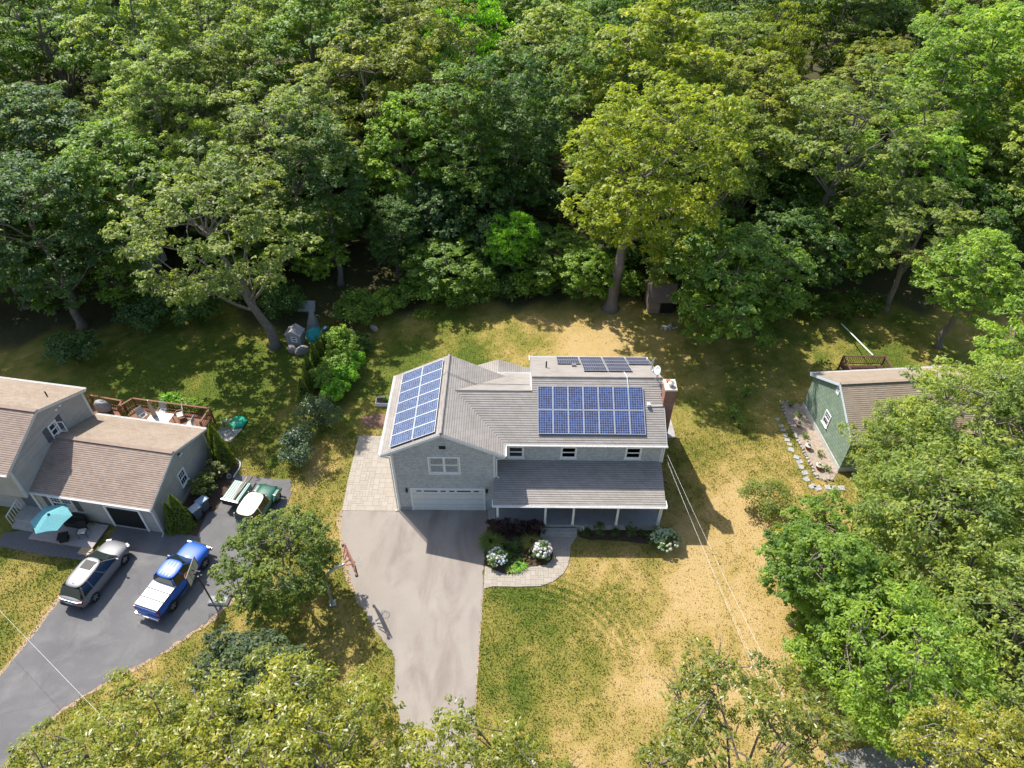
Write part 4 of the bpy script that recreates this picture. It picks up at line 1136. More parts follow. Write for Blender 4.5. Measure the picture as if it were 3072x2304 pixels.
MB().box((1.75, -.006, .75), (1.1, .02, 1.4)).build('doorway', pmat('shed_doorway', (.012, .01, .009), .9), SH)
RFB = pmat('brown_roofing', (.17, .13, .11), .95, v=.15, scale=6, bmp=.4)
k1 = 1.0 / .88
MB().extr([(-.3, 1.36), (.88, 2.66), (.88, 2.72), (-.33, 1.42)], (-.12, 0, 0), (0, 1, 0), (0, 0, 1), (2.65, 0, 0)).build('roof_front', RFB, SH)
MB().extr([(.88, 2.66), (2.6, 1.92), (2.6, 1.98), (.88, 2.72)], (-.12, 0, 0), (0, 1, 0), (0, 0, 1), (2.65, 0, 0)).build('roof_rear', RFB, SH)
MB().bar((-.13, -.33, 1.36), (-.13, .88, 2.68), .04, .1).build('rake_board', WOODGREY, SH); MB().bar((-.13, .88, 2.66), (-.13, 2.6, 1.92), .04, .1).build('rake_board', WOODGREY, SH)

# things far behind, glimpsed between trunks
fs_ = thing('distant_shed', 'pale grey roofed outbuilding glimpsed through the trees at far left', 'shed', (-30.0, 31.0, 0), R(-25))
MB().box((0, 0, 1.1), (3.4, 3.0, 2.2)).build('wall', WHITE2, fs_)
MB().extr([(-1.8, 2.1), (1.8, 2.1), (0, 3.2)], (-1.9, 0, 0), (0, 1, 0), (0, 0, 1), (3.8, 0, 0)).build('roof', pmat('pale_grey_roof', (.36, .34, .32), .9), fs_)
# ------------------------------------------------------------------ vehicles (local +Y is forward)
TYRE = RUBBER
RIM = pmat('alloy_rim', (.5, .5, .5), .3, metal=.8, v=.1)
CHROME = pmat('chrome', (.7, .7, .7), .12, metal=1.0, v=.03)
TLIGHT = pmat('tail_lamp_red', (.25, .01, .01), .2, v=.1)
HLIGHT = m_glass('head_lamp', (.22, .23, .25), .15)
CGLASS = m_glass('car_glass', (.02, .03, .028), .05)
PLASTIC = pmat('black_plastic', (.025, .025, .027), .6, v=.1)
CABIN = pmat('car_interior', (.05, .05, .05), .9)

def wheel(par, x, y, r, w=.23):
    t = MB().lathe([(r * .62, -w / 2), (r * .93, -w / 2), (r, -w * .32), (r, w * .32), (r * .93, w / 2), (r * .62, w / 2)], 22, (0, 0, 0), 'x', cap=False).build('wheel', TYRE, par, (x, y, r), smooth=True)
    s = 1 if x > 0 else -1
    MB().lathe([(.001, s * w * .30), (r * .2, s * w * .34), (r * .22, s * w * .26), (r * .58, s * w * .22), (r * .64, s * w * .46), (r * .64, -s * w * .4), (.001, -s * w * .4)], 20, (0, 0, 0), 'x', cap=False).build('rim', PLASTIC, t)
    for k in range(5):
        a = k * 2 * math.pi / 5 + .3
        MB().bar((s * w * .36, 0, 0), (s * w * .36, math.cos(a) * r * .62, math.sin(a) * r * .62), .09, .03, (1, 0, 0)).build('spoke', RIM, t)
    return t

def body_loft(st):
    rings = []
    for y, w, zb, zm, zt, zc in st:
        rings.append([(-w * .88, y, zb), (-w, y, zb + (zm - zb) * .35), (-w, y, zm), (-w * .93, y, zt), (-w * .5, y, zc), (0, y, zc + .012), (w * .5, y, zc), (w * .93, y, zt), (w, y, zm), (w, y, zb + (zm - zb) * .35), (w * .88, y, zb), (0, y, zb - .02)])
    return MB().loft(rings)

def pane4(par, name, a, b, c, d, mat, off=.0):
    a, b, c, d = map(Vector, (a, b, c, d)); n = (b - a).cross(d - a).normalized() * .015
    vs = [a, b, c, d, a - n, b - n, c - n, d - n]
    return MB().add(vs, [(0, 1, 2, 3), (7, 6, 5, 4), (0, 4, 5, 1), (1, 5, 6, 2), (2, 6, 7, 3), (3, 7, 4, 0)]).build(name, mat, par)

def greenhouse(car, paint, yb0, yb1, yr0, yr1, zb, zr, wb, wr, splits, rear_glass=True, crown=.05):
    """cabin between belt (zb) and roof (zr); splits = side window pillar positions as fractions 0..1 from rear"""
    MB().loft([[(-wb + .04, yb0 + .08, zb), (wb - .04, yb0 + .08, zb), (wb - .04, yb1 - .1, zb), (-wb + .04, yb1 - .1, zb)],
               [(-wr + .06, yr0 + .1, zr - .06), (wr - .06, yr0 + .1, zr - .06), (wr - .06, yr1 - .12, zr - .06), (-wr + .06, yr1 - .12, zr - .06)]]).build('cabin', CABIN, car)
    # roof panel
    ring = lambda k, z, e: [(-wr * k, yr0 + e, z), (0, yr0 - .02 + e, z), (wr * k, yr0 + e, z), (wr * (k + .012), (yr0 + yr1) / 2, z + .012), (wr * k, yr1 - e, z), (0, yr1 + .03 - e, z), (-wr * k, yr1 - e, z), (-wr * (k + .012), (yr0 + yr1) / 2, z + .012)]
    MB().loft([ring(1.0, zr - .05, 0), ring(1.01, zr - .01, 0), ring(.9, zr + crown * .7, .06), ring(.5, zr + crown, .3)]).build('roof', paint, car, smooth=True, sub=2)
    pane4(car, 'windshield', (wb * .9, yb1, zb), (-wb * .9, yb1, zb), (-wr * .93, yr1 + .02, zr - .03), (wr * .93, yr1 + .02, zr - .03), CGLASS)
    if rear_glass: pane4(car, 'rear_window', (-wb * .88, yb0, zb + .02), (wb * .88, yb0, zb + .02), (wr * .92, yr0 - .02, zr - .04), (-wr * .92, yr0 - .02, zr - .04), CGLASS)
    for s in (-1, 1):
        def P(f, up): 
            y = (yb0 + .06 + (yb1 - .06 - yb0 - .06) * f) * (1 - up) + (yr0 + (yr1 - yr0) * f) * up
            return Vector((s * (wb * (1 - up) + wr * up), y, zb + (zr - .03 - zb) * up))
        for i in range(len(splits) - 1):
            f0 = splits[i] + .012; f1 = splits[i + 1] - .012
            q = [P(f0, .04), P(f1, .04), P(f1, .93), P(f0, .93)]
            if s < 0: q = q[::-1]
            pane4(car, 'side_window', *q, CGLASS)
        for f in splits:
            MB().bar(P(f, 0), P(f, 1), .06, .05, (s, 0, 0)).build('pillar', paint, car)

def mirrors(car, paint, x, y, z):
    for s in (-1, 1):
        MB().box((s * x, y, z), (.2, .1, .13)).build('mirror', paint, car, bevel=.03)

# grey SUV ---------------------------------------------------------
GREYP = m_paint('silver_grey_paint', (.17, .17, .178), .48, .15, .1)
sv = thing('suv', 'silver grey SUV with a sunroof parked nearest the plank platform', 'car', (-18.42, -5.68, .005), R(-14.5))
body_loft([(-2.36, .62, .5, .72, .86, .9), (-2.3, .8, .38, .78, .98, 1.02), (-2.1, .9, .3, .82, 1.04, 1.08), (-1.4, .935, .26, .82, 1.03, 1.1), (0, .94, .25, .8, 1.0, 1.08), (1.05, .935, .25, .78, .98, 1.06),
           (1.4, .93, .26, .78, .98, 1.06), (1.9, .9, .28, .74, .92, 1.0), (2.2, .82, .32, .66, .84, .9), (2.33, .66, .4, .6, .7, .74)]).build('body', GREYP, sv, smooth=True, sub=2)
greenhouse(sv, GREYP, -2.12, 1.22, -1.72, .42, 1.02, 1.62, .86, .64, (0.04, .28, .62, .97))
MB().box((0, -.15, 1.672), (.78, .62, .02)).build('sunroof', CGLASS, sv, bevel=.008)
MB().lathe([(.03, 0), (.012, .06), (.004, .12)], 8, (0, -1.5, 1.66)).build('antenna_fin', PLASTIC, sv)
for x in (-.8, .8):
    for y in (-1.42, 1.4): wheel(sv, x * 1.06, y, .36)
mirrors(sv, GREYP, 1.02, .95, 1.1)
for s in (-1, 1):
    MB().box((s * .72, -2.24, .92), (.34, .16, .14), rz=s * .35).build('tail_lamp', TLIGHT, sv, bevel=.03)
    MB().box((s * .7, 2.2, .76), (.36, .18, .12), rz=-s * .45).build('head_lamp', HLIGHT, sv, bevel=.03)
    MB().bar((s * .945, -1.0, .42), (s * .945, 1.0, .42), .02, .05).build('door_trim', CHROME, sv)
MB().box((0, -2.33, .5), (1.5, .16, .26)).build('rear_bumper', PLASTIC, sv, bevel=.05)
MB().box((0, -2.375, .8), (.5, .02, .13)).build('licence_plate', pmat('plate_blue_white', (.35, .5, .65), .5), sv)
MB().box((0, -2.3, .98), (1.3, .05, .03)).build('tailgate_trim', CHROME, sv)
MB().box((0, 2.32, .62), (.9, .06, .22)).build('grille', PLASTIC, sv)

# blue pickup with white bed cover ---------------------------------
BLUEP = m_paint('bright_blue_paint', (.008, .095, .47), .5, .12, .0)
TW = pmat('white_bed_cover', (.78, .79, .78), .4, v=.04)
tk = thing('pickup_truck', 'bright blue double cab pickup with a white three panel bed cover', 'truck', (-13.27, -6.05, .005), R(-17.5))
body_loft([(-2.62, .8, .55, .8, 1.1, 1.12), (-2.5, .9, .5, .82, 1.14, 1.16), (-.9, .92, .45, .8, 1.14, 1.16), (1.0, .92, .42, .8, 1.08, 1.12), (1.35, .91, .42, .8, 1.08, 1.14), (2.0, .9, .45, .8, 1.04, 1.12), (2.42, .84, .5, .74, .96, 1.02), (2.58, .7, .55, .7, .84, .88)]).build('body', BLUEP, tk, smooth=True, sub=2)
greenhouse(tk, BLUEP, -.86, 1.3, -.68, .62, 1.1, 1.74, .86, .66, (0.02, .46, .97))
for i in range(4): MB().box((-.33 + i * .22, -.05, 1.795), (.05, 1.0, .012)).build('roof_rib', BLUEP, tk)
for i in range(3): MB().box((0, -2.22 + i * .6, 1.2), (1.62, .545, .05)).build('bed_cover_panel', TW, tk, bevel=.012)
MB().box((0, -1.6, 1.165), (1.66, 1.88, .03)).build('bed_cover_seal', PLASTIC, tk)
MB().box((0, -2.56, .88), (1.5, .08, .5)).build('tailgate', BLUEP, tk, bevel=.03)
MB().box((0, -2.7, .52), (1.7, .2, .2)).build('rear_bumper', CHROME, tk, bevel=.04)
MB().box((0, -2.82, .62), (.32, .02, .15)).build('licence_plate', WHITE, tk)
for s in (-1, 1):
    MB().box((s * .84, -2.55, .9), (.14, .1, .36)).build('tail_lamp', TLIGHT, tk, bevel=.03)
    MB().box((s * .7, 2.48, .82), (.34, .14, .18)).build('head_lamp', HLIGHT, tk, bevel=.03)
    MB().bar((s * .98, -.9, .42), (s * .98, 1.1, .42), .1, .06).build('running_board', CHROME, tk)
MB().box((0, 2.58, .76), (.95, .06, .28)).build('grille', PLASTIC, tk)
MB().box((0, 2.62, .5), (1.6, .16, .2)).build('front_bumper', CHROME, tk, bevel=.04)
for x in (-.86, .86):
    for y in (-1.58, 1.62): wheel(tk, x, y, .39, .25)
mirrors(tk, GREYP, 1.04, .98, 1.18)

# old green off-roader ------------------------------------------------
GRNP = m_paint('dark_green_paint', (.03, .12, .085), .3, .5)
PALER = pmat('faded_cream_roof', (.72, .68, .52), .35, v=.08)
jp = thing('off_road_car', 'old green boxy off-road car with a cream roof parked beside the trailer', 'car', (-9.6, -.35, .005), R(-14))
body_loft([(-1.75, .72, .5, .8, 1.02, 1.05), (-1.65, .78, .45, .8, 1.06, 1.08), (0, .79, .42, .8, 1.05, 1.08), (.45, .78, .42, .8, 1.03, 1.08), (.6, .7, .45, .8, 1.0, 1.06), (1.55, .64, .5, .78, .98, 1.03), (1.72, .58, .55, .75, .9, .94)]).build('body', GRNP, jp, smooth=True, sub=1)
greenhouse(jp, PALER, -1.66, .52, -1.6, .34, 1.06, 1.68, .76, .66, (0.02, .4, .97), crown=.03)
for s in (-1, 1):
    MB().extr([(.55, .6), (1.78, .6), (1.78, .72), (1.5, .9), (.95, .92), (.62, .72)], (s * .62, 0, 0), (0, 1, 0), (0, 0, 1), (s * .24, 0, 0)).build('front_fender', GRNP, jp, bevel=.03)
    MB().lathe([(.1, 0), (.11, .05)], 12, (s * .42, 1.72, .82), 'y').build('head_lamp', HLIGHT, jp)
    MB().lathe([(.07, 0), (.03, .05)], 10, (s * .86, .62, 1.2), 'y').build('mirror', CHROME, jp)
for x in (-.72, .72):
    for y in (-1.1, 1.2): wheel(jp, x, y, .38, .22)
MB().box((0, 1.85, .55), (1.5, .1, .14)).build('front_bumper', PLASTIC, jp)

# trailer made of a green pickup bed
PGRN = m_paint('pale_green_paint', (.17, .30, .245), .45, .2)
tr = thing('bed_trailer', 'pale green truck bed trailer with a long plank on top', 'trailer', (-11.32, .65, .005), R(-14.5))
MB().box((0, 0, .78), (1.25, 1.75, .5)).build('box', PGRN, tr, bevel=.03)
for i in range(7): MB().box((-.5 + i * .166, .02, 1.045), (.06, 1.6, .03)).build('rib', PGRN, tr)
MB().box((0, -.9, .72), (1.3, .06, .4)).build('tailgate', PLASTIC, tr)
MB().box((0, -.89, 1.02), (1.3, .1, .06)).build('rail', CHROME, tr)
for s in (-1, 1): wheel(tr, s * .68, 0, .34, .2)
MB().bar((0, .85, .5), (0, 1.9, .45), .08, .08).build('drawbar', BLACK, tr)
pk_ = MB().bar((-11.25, -.12, 1.12), (-10.82, 1.75, 1.25), .12, .05).build('plank', pmat('brown_plank', (.28, .2, .15), .8, v=.2), None)
tag(pk_, 'long brown plank lying on the green trailer', 'plank')

# wheeled bins
def bin_(loc, rz, lid, label):
    t = thing('wheeled_bin', label, 'bin', loc, rz, 'wheeled bins beside the tan house')
    bm_ = pmat('bin_body_' + str(lid), (.08, .10, .13), .6)
    MB().loft([[(-.22, -.24, .06), (.22, -.24, .06), (.22, .24, .06), (-.22, .24, .06)], [(-.29, -.34, 1.0), (.29, -.34, 1.0), (.29, .36, 1.0), (-.29, .36, 1.0)]]).build('body', bm_, t, bevel=.03)
    MB().loft([[(-.31, -.38, 1.0), (.31, -.38, 1.0), (.31, .38, 1.0), (-.31, .38, 1.0)], [(-.28, -.35, 1.06), (.28, -.35, 1.06), (.28, .35, 1.06), (-.28, .35, 1.06)]]).build('lid', pmat('bin_lid_' + str(lid), (.16, .25, .36) if lid == 1 else (.30, .36, .42), .45), t, bevel=.02)
    MB().bar((-.26, .42, .98), (.26, .42, .98), .04, .04).build('handle', bm_, t)
    for s in (-1, 1): MB().lathe([(.11, -.03), (.11, .03)], 14, (s * .27, .27, .11), 'x').build('wheel', RUBBER, t)
bin_((-13.5, -.2, .012), R(-35), 1, 'blue lidded wheeled bin nearer the tan house window')
bin_((-13.75, -.85, .012), R(-35), 2, 'pale grey lidded wheeled bin next to the arborvitae')

# ------------------------------------------------------------------ basketball hoops
RIMM = pmat('orange_rim', (.55, .10, .04), .5)
RUST = pmat('rusty_red_paint', (.30, .10, .065), .7, v=.3, scale=8)
hp = thing('basketball_hoop', 'basketball hoop on a curved galvanised pole beside the pale driveway', 'basketball hoop', (-3.24, -7.34, 0))
ang = math.atan2(-7.5 + 5.3, -1.1 + 2.35)       # direction along the backboard in plan
bb = Vector((-1.72, -6.45, 3.2)) - Vector((-3.24, -7.34, 0))
nx = Vector((-math.sin(ang), math.cos(ang), 0)) * 1.0      # facing the driveway
if nx.x < 0: nx = -nx
back = bb - nx * .45
path = smoothpoly([(0, 0, 0), (0, 0, 1.6), (-.12, .0, 2.5), (back.x * .15, back.y * .15, 3.1), (back.x * .6, back.y * .6, 3.32), (back.x, back.y, 3.3)], 3, False)
MB().tube(path, .085, 12).build('pole', GALV, hp, smooth=True)
bp = MB().box((0, 0, .03), (.45, .45, .04), rz=.2).build('base_plate', GALV, hp)
for sx in (-1, 1):
    for sy in (-1, 1): MB().lathe([(.025, .04), (.025, .13)], 8, (sx * .16, sy * .16, 0)).build('bolt', GALV, bp)
bd = MB().box((0, 0, 0), (1.75, .04, 1.05)).build('backboard', WHITE2, hp, bb + Vector((0, 0, .25)), (0, 0, ang))
MB().ring(1.8, 1.1, .07, .06, .03).build('backboard_frame', RUST, bd)
s_ = 1 if (Matrix.Rotation(ang, 3, 'Z') @ Vector((0, 1, 0))).dot(nx) > 0 else -1
for x in (-.7, -.25, .25, .7):
    MB().bar((x, -s_ * .06, .5), (x * .4, -s_ * .4, .08), .05, .05).build('brace', RUST, bd)
MB().bar((-1.25, -s_ * .1, .0), (1.25, -s_ * .1, .0), .06, .06).build('support_bar', RUST, bd)
for x in (-1.2, 1.2): MB().lathe([(.09, -.06), (.09, .06)], 10, (x, -s_ * .1, 0), 'x').build('bracket', BLACK, bd)
def rim(par, c, r=.23, mat=None):
    pts = [(c[0] + r * math.cos(a), c[1] + r * math.sin(a), c[2]) for a in [k * 2 * math.pi / 24 for k in range(25)]]
    ro = MB().tube(pts, .013, 6, False).build('rim', mat or RIMM, par)
    nb = MB()
    for k in range(12):
        a = k * 2 * math.pi / 12
        nb.tube([(c[0] + r * math.cos(a), c[1] + r * math.sin(a), c[2]), (c[0] + r * .7 * math.cos(a + .25), c[1] + r * .7 * math.sin(a + .25), c[2] - .2), (c[0] + r * .5 * math.cos(a), c[1] + r * .5 * math.sin(a), c[2] - .42)], .005, 4, False)
    for q, zq in ((.7, -.2), (.5, -.42)):
        nb.tube([(c[0] + r * q * math.cos(a), c[1] + r * q * math.sin(a), c[2] + zq) for a in [k * 2 * math.pi / 12 for k in range(13)]], .005, 4, False)
    nb.build('net', WHITE, ro)
rim(bd, (0, s_ * .38, -.38), mat=pmat('rim_pale', (.45, .4, .34), .6))
MB().bar((0, 0, -.38), (0, s_ * .16, -.38), .14, .03).build('rim_bracket', RUST, bd)

h2 = thing('portable_hoop', 'portable basketball hoop with a clear backboard beside the blue pickup', 'basketball hoop', (-10.42, -7.3, 0))
BASEM = pmat('grey_base_plastic', (.20, .20, .215), .5, v=.15)
MB().loft([[(-.5, -.25, .0), (.72, -.3, .0), (.8, .3, .0), (-.55, .38, .0)], [(-.55, -.27, .08), (.75, -.32, .08), (.82, .32, .08), (-.58, .4, .08)], [(-.4, -.2, .2), (.6, -.2, .2), (.65, .22, .2), (-.45, .3, .2)]]).build('base', BASEM, h2, bevel=.03)
MB().lathe([(.05, .2), (.05, .23)], 10, (.2, .05, 0)).build('fill_cap', PLASTIC, h2)
MB().tube([(-.3, .0, .1), (-.35, .02, 1.2), (-.42, .05, 2.75)], .05, 10).build('pole', BLACK, h2)
bb2 = Vector((-11.28, -6.95, 2.75)) - Vector((-10.42, -7.3, 0)); a2 = R(92)
CLEAR = m_glass('clear_backboard', (.42, .44, .36), .15)
b2 = MB().box((0, 0, 0), (1.5, .03, .95)).build('backboard', CLEAR, h2, bb2 + Vector((0, 0, .0)), (0, 0, a2))
MB().ring(1.56, 1.0, .05, .05, .025).build('backboard_frame', BLACK, b2)
for x in (-.3, .3): MB().box((x, 0, 0), (.03, .04, .95)).build('backboard_bar', BLACK, b2)
MB().box((0, 0, -.08), (.6, .042, .02)).build('target_line', WHITE, b2)
rim(b2, (0, .32, -.3)); MB().bar((0, 0, -.3), (0, .1, -.3), .16, .03).build('rim_bracket', RIMM, b2)
for z in (.15, -.25): MB().bar((0, -.02, z), (-.05, -.52, z - .05), .05, .05).build('support_arm', BLACK, b2)

# ------------------------------------------------------------------ overhead wires
def wire(a, b, sag, r, label):
    pts = [Vector(a).lerp(Vector(b), t) - Vector((0, 0, sag * 4 * t * (1 - t))) for t in [k / 20 for k in range(21)]]
    o = MB().tube(pts, r, 5).build('overhead_wire', pmat('wire_white', (.75, .75, .73), .5, v=.05), None)
    tag(o, label, 'wire', 'service wires')
wire((17.95, .55, 5.35), (23.3, -30, 8.6), .75, .0055, 'thicker white service wire running from the right eave to the front right')
wire((17.98, .45, 4.95), (22.3, -30, 7.6), .7, .0035, 'thin service wire just left of the thicker one at the right eave')
wire((17.96, .42, 4.9), (22.75, -30, 7.5), .8, .0035, 'lowest thin service wire leaving the right corner of the porch')
wire((-27.2, -5.6, 5.3), (2.0, -26, 8.2), 1.1, .006, 'white wire crossing above the dark neighbour driveway')

# ------------------------------------------------------------------ clutter at the back left
def lump(name, loc, s, seed, mat, label, cat, rz=0.0, group=None, parent=None, fac=.22, sub=1, flat=0.0):
    """irregular stone or bundle"""
    import bmesh
    bm = bmesh.new(); bmesh.ops.create_icosphere(bm, subdivisions=2, radius=1)
    rg = random.Random(seed); ph = [Vector((rg.gauss(0, 1), rg.gauss(0, 1), rg.gauss(0, 1))).normalized() for _ in range(9)]; am = [rg.uniform(.3, 1) for _ in ph]
    for v_ in bm.verts:
        d_ = v_.co.normalized(); k_ = 1 - fac * sum(a_ * max(0, d_.dot(p) - .55) * 2 for p, a_ in zip(ph, am))
        c_ = d_ * k_; v_.co = Vector((c_.x * s[0], c_.y * s[1], max(c_.z, -.55) * s[2] + .5 * s[2]))
    me = bpy.data.meshes.new(name); bm.to_mesh(me); bm.free()
    o = link(name, me, mat, parent, loc, (0, 0, rz))
    if label: tag(o, label, cat, group)
    return o
lump('boulder', (-6.9, 19.3, -.05), (.75, .55, .6), 3, pmat('pale_boulder', (.5, .48, .45), .95, v=.25, scale=3, bmp=.6, bscale=12), 'large pale boulder among the shrubs left of the back lawn', 'boulder', .4)
lump('boulder', (-4.9, 20.3, -.05), (.35, .6, .45), 5, pmat('brown_boulder', (.32, .27, .23), .95, v=.25, scale=3, bmp=.6, bscale=12), 'smaller brown boulder at the left end of the back lawn edge', 'boulder', .9)
tb_ = thing('plastic_tub', 'turquoise plastic tub standing on edge among stored things', 'tub', (-9.75, 18.6, 0), .2)
TQ = pmat('turquoise_plastic', (.02, .25, .25), .35, v=.1)
MB().lathe([(.55, 0), (.72, .04), (.74, .1), (.66, .1), (.6, .35), (.5, .42), (.001, .44)], 8).build('shell', TQ, tb_, (0, -.1, .75), (R(48), 0, R(10)), smooth=False)
MB().lathe([(.74, .0), (.78, .02), (.78, .07), (.74, .08)], 8).build('lip', TQ, tb_, (0, -.1, .75), (R(48), 0, R(10)))
tp = thing('grey_tarp', 'tall pointed grey tarp leaning behind the turquoise tub', 'tarp', (-10.2, 19.7, 0))
TARP = pmat('grey_tarpaulin', (.23, .22, .22), .6, v=.2, scale=5)
MB().add([(-.7, -.4, 0), (.5, -.5, 0), (.6, .5, 0), (-.6, .5, 0), (.05, .3, 2.6), (.25, .35, 2.55)], [(0, 1, 5, 4), (1, 2, 5), (2, 3, 4, 5), (3, 0, 4), (3, 2, 1, 0)]).build('sheet', TARP, tp)
MB().bar((.05, .3, .1), (.12, .33, 2.62), .05, .05).build('prop', WOODGREY, tp)
bn = MB().lathe([(.26, 0), (.29, .06), (.29, .8), (.26, .86), (.24, .86)], 16).build('barrel', pmat('blue_barrel_plastic', (.05, .10, .2), .45), None, (-9.0, 19.4, 0), smooth=False)
MB().lathe([(.3, .28), (.31, .31), (.3, .34)], 16).build('hoop', pmat('blue_barrel_hoop', (.07, .14, .27), .4), bn)
tag(bn, 'dark blue plastic barrel right of the turquoise tub', 'barrel')
ph_ = thing('playhouse', 'small grey plastic playhouse half hidden under the tree', 'playhouse', (-11.4, 18.3, 0), R(-8))
PHM = pmat('playhouse_grey', (.30, .30, .31), .6, v=.1)
MB().box((0, 0, .65), (1.3, 1.0, 1.3)).build('wall', PHM, ph_); MB().extr([(-.75, 1.25), (.75, 1.25), (0, 1.75)], (0, -.6, 0), (1, 0, 0), (0, 0, 1), (0, 1.2, 0)).build('roof', pmat('playhouse_roof', (.34, .32, .33), .6), ph_)
window(ph_, (.1, -.503, .8), .55, .6, 0, 1, .06, sill=False)
lump('covered_bundle', (-10.6, 16.9, 0), (.75, .5, .6), 11, TARP, 'grey tarp covered bundle in front of the playhouse', 'bundle', .5)
lump('covered_bundle', (-11.5, 17.1, 0), (.5, .4, .5), 12, pmat('brownish_tarp', (.26, .22, .21), .7, v=.2), 'brownish covered bundle left of the grey tarp bundle', 'bundle', .1)
wt = MB().box((-11.2, 22.2, 1.2), (1.6, .06, 1.0), rx=-.7).build('leaning_sheet', pmat('grey_sheet', (.22, .23, .25), .5, v=.15), None)
tag(wt, 'dark grey flat sheet leaning under the trees at the forest edge', 'sheet')

# planter, green disc and small things
pl = thing('planter_box', 'white wooden planter box with greens beside the garage wall', 'planter', (-2.55, 10.65, 0))
for a, b in (((-.62, -.36, .18), (1.24, 0.05)), ((-.62, .36, .18), (1.24, .05))): MB().box((0, a[1], .18), (1.24, .05, .36)).build('side_board', WHITE2, pl)
for x in (-.62, .62): MB().box((x, 0, .18), (.05, .67, .36)).build('end_board', WHITE2, pl)
MB().box((0, 0, .14), (1.18, .66, .24)).build('soil', MULCH, pl)
gs = thing('sandbox_lid', 'round green plastic sandbox lid on the concrete beside the deck', 'lid', (-13.66, 8.25, .012), .3)
GP = pmat('green_plastic', (.015, .36, .21), .4, v=.08)
MB().lathe([(.62, .0), (.64, .1), (.6, .2), (.45, .25), (.001, .27)], 20).build('shell', GP, gs, smooth=True)
for k in range(6): MB().lathe([(.1, .0), (.11, .12), (.05, .16)], 8, (.6 * math.cos(k * 1.047), .6 * math.sin(k * 1.047), 0)).build('lug', GP, gs)
hb = MB().tube(smoothpoly([(-12.75, 4.5, .03), (-12.3, 4.2, .03), (-12.2, 3.6, .03), (-12.35, 3.1, .03), (-12.4, 2.7, .03)], 2, False), .05, 6).build('drain_pipe', WHITE2, None)
tag(hb, 'white flexible drain pipe lying along the bed edge near the trailer', 'pipe')
bk = MB().lathe([(.13, 0), (.17, .3), (.15, .3), (.11, .03)], 14).build('bucket', pmat('grey_bucket', (.4, .42, .45), .4), None, (-12.75, 2.85, .15), (R(70), 0, .5))
MB().tube([(.16, 0, .3), (.0, .2, .36), (-.16, 0, .3)], .008, 5).build('handle', GALV, bk)
tag(bk, 'grey bucket tipped over in the side bed', 'bucket')
ho = MB().tube(smoothpoly([(12.55, -1.72, .05), (12.55, -1.72, .55), (12.6, -1.85, .72), (12.72, -1.95, .66), (12.68, -1.98, .5)], 2, False), .022, 6).build('garden_hose_stand', WHITE, None)
tag(ho, 'small white curved hose stand beside the porch steps', 'hose')

# stones ------------------------------------------------------------------
PST = pmat('pale_garden_stone', (.36, .34, .31), .95, v=.35, scale=4, bmp=.5, bscale=15)
border = smoothpoly([(30.5, 11.27), (29.73, 11.22), (29.61, 10.12), (29.69, 9.05), (29.77, 8.01), (29.81, 7.08), (29.95, 6.34), (29.96, 5.37), (30.02, 4.59), (30.08, 3.82), (30.04, 3.14), (30.83, 3.0), (31.3, 3.0)], 2, False)
sb = thing('stone_border', 'row of pale rough stones edging the bed beside the green house', 'stone edging', (0, 0, 0))
acc = 0; last = Vector(border[0]); i = 0; rg = random.Random(9)
for p in border[1:]:
    p = Vector(p); seg = (p - last).length; 
    acc += seg
    while acc > .27:
        acc -= .27 * rg.uniform(.85, 1.15)
        lump('stone', (p.x + rg.uniform(-.08, .08), p.y + rg.uniform(-.08, .08), 0), (rg.uniform(.11, .19), rg.uniform(.1, .16), rg.uniform(.08, .14)), 100 + i, PST, None, None, rg.uniform(0, 3), parent=sb); i += 1
    last = p
FLAG = pmat('grey_flagstone', (.36, .36, .355), .9, v=.2, scale=5, bmp=.4)
steps_ = [(28.87, 9.22), (28.95, 8.46), (28.99, 8.0), (29.01, 7.49), (28.99, 6.99), (29.07, 6.54), (29.03, 5.96), (29.2, 5.21), (29.3, 4.74), (29.27, 4.24), (29.37, 3.66), (29.33, 3.06), (29.53, 2.39), (29.9, 2.25), (30.66, 2.31), (31.04, 2.27), (31.59, 2.27)]
for i, (x, y) in enumerate(steps_):
    rg = random.Random(i + 40); s = .16 + .06 * min(1, i / 8)
    q = [(s * rg.uniform(.8, 1.25) * sx, s * rg.uniform(.7, 1.1) * sy) for sx, sy in ((-1, -1), (1, -1), (1, 1), (-1, 1))]
    o = MB().prism(q, -.05, .025).build('stepping_stone', FLAG, None, (x, y, 0), (0, 0, rg.uniform(-.4, .4)))
    tag(o, '%s stepping stone from the back along the green house garden bed' % ORD[i], 'stepping stone', 'stepping stones beside the green house')
def pot(loc, r, label, seed):
    t = thing('flower_pot', label, 'flower pot', loc, 0, 'terracotta pots in the garden bed')
    TC = pmat('terracotta_pot', (.36, .11, .055), .85, v=.2)
    MB().lathe([(r * .65, 0), (r, r * 1.3), (r * 1.12, r * 1.32), (r * 1.12, r * 1.65), (r * .92, r * 1.65), (r * .9, r * 1.4)], 16).build('pot', TC, t)
    MB().lathe([(r * 1.13, r * 1.5), (r * 1.15, r * 1.66), (r * .95, r * 1.67)], 16).build('rim', pmat('pot_rim_pale', (.55, .5, .46), .8), t)
    MB().lathe([(.001, r * 1.4), (r * .88, r * 1.42)], 12).build('soil', MULCH, t)
pot((30.3, 6.1, .01), .22, 'terracotta pot with a pale rim in the middle of the garden bed', 1)
pot((30.49, 4.13, .01), .23, 'terracotta pot with a pale rim at the front of the garden bed', 2)
pot((30.27, 8.45, .01), .2, 'orange terracotta pot toward the back of the garden bed', 3)
rk = []
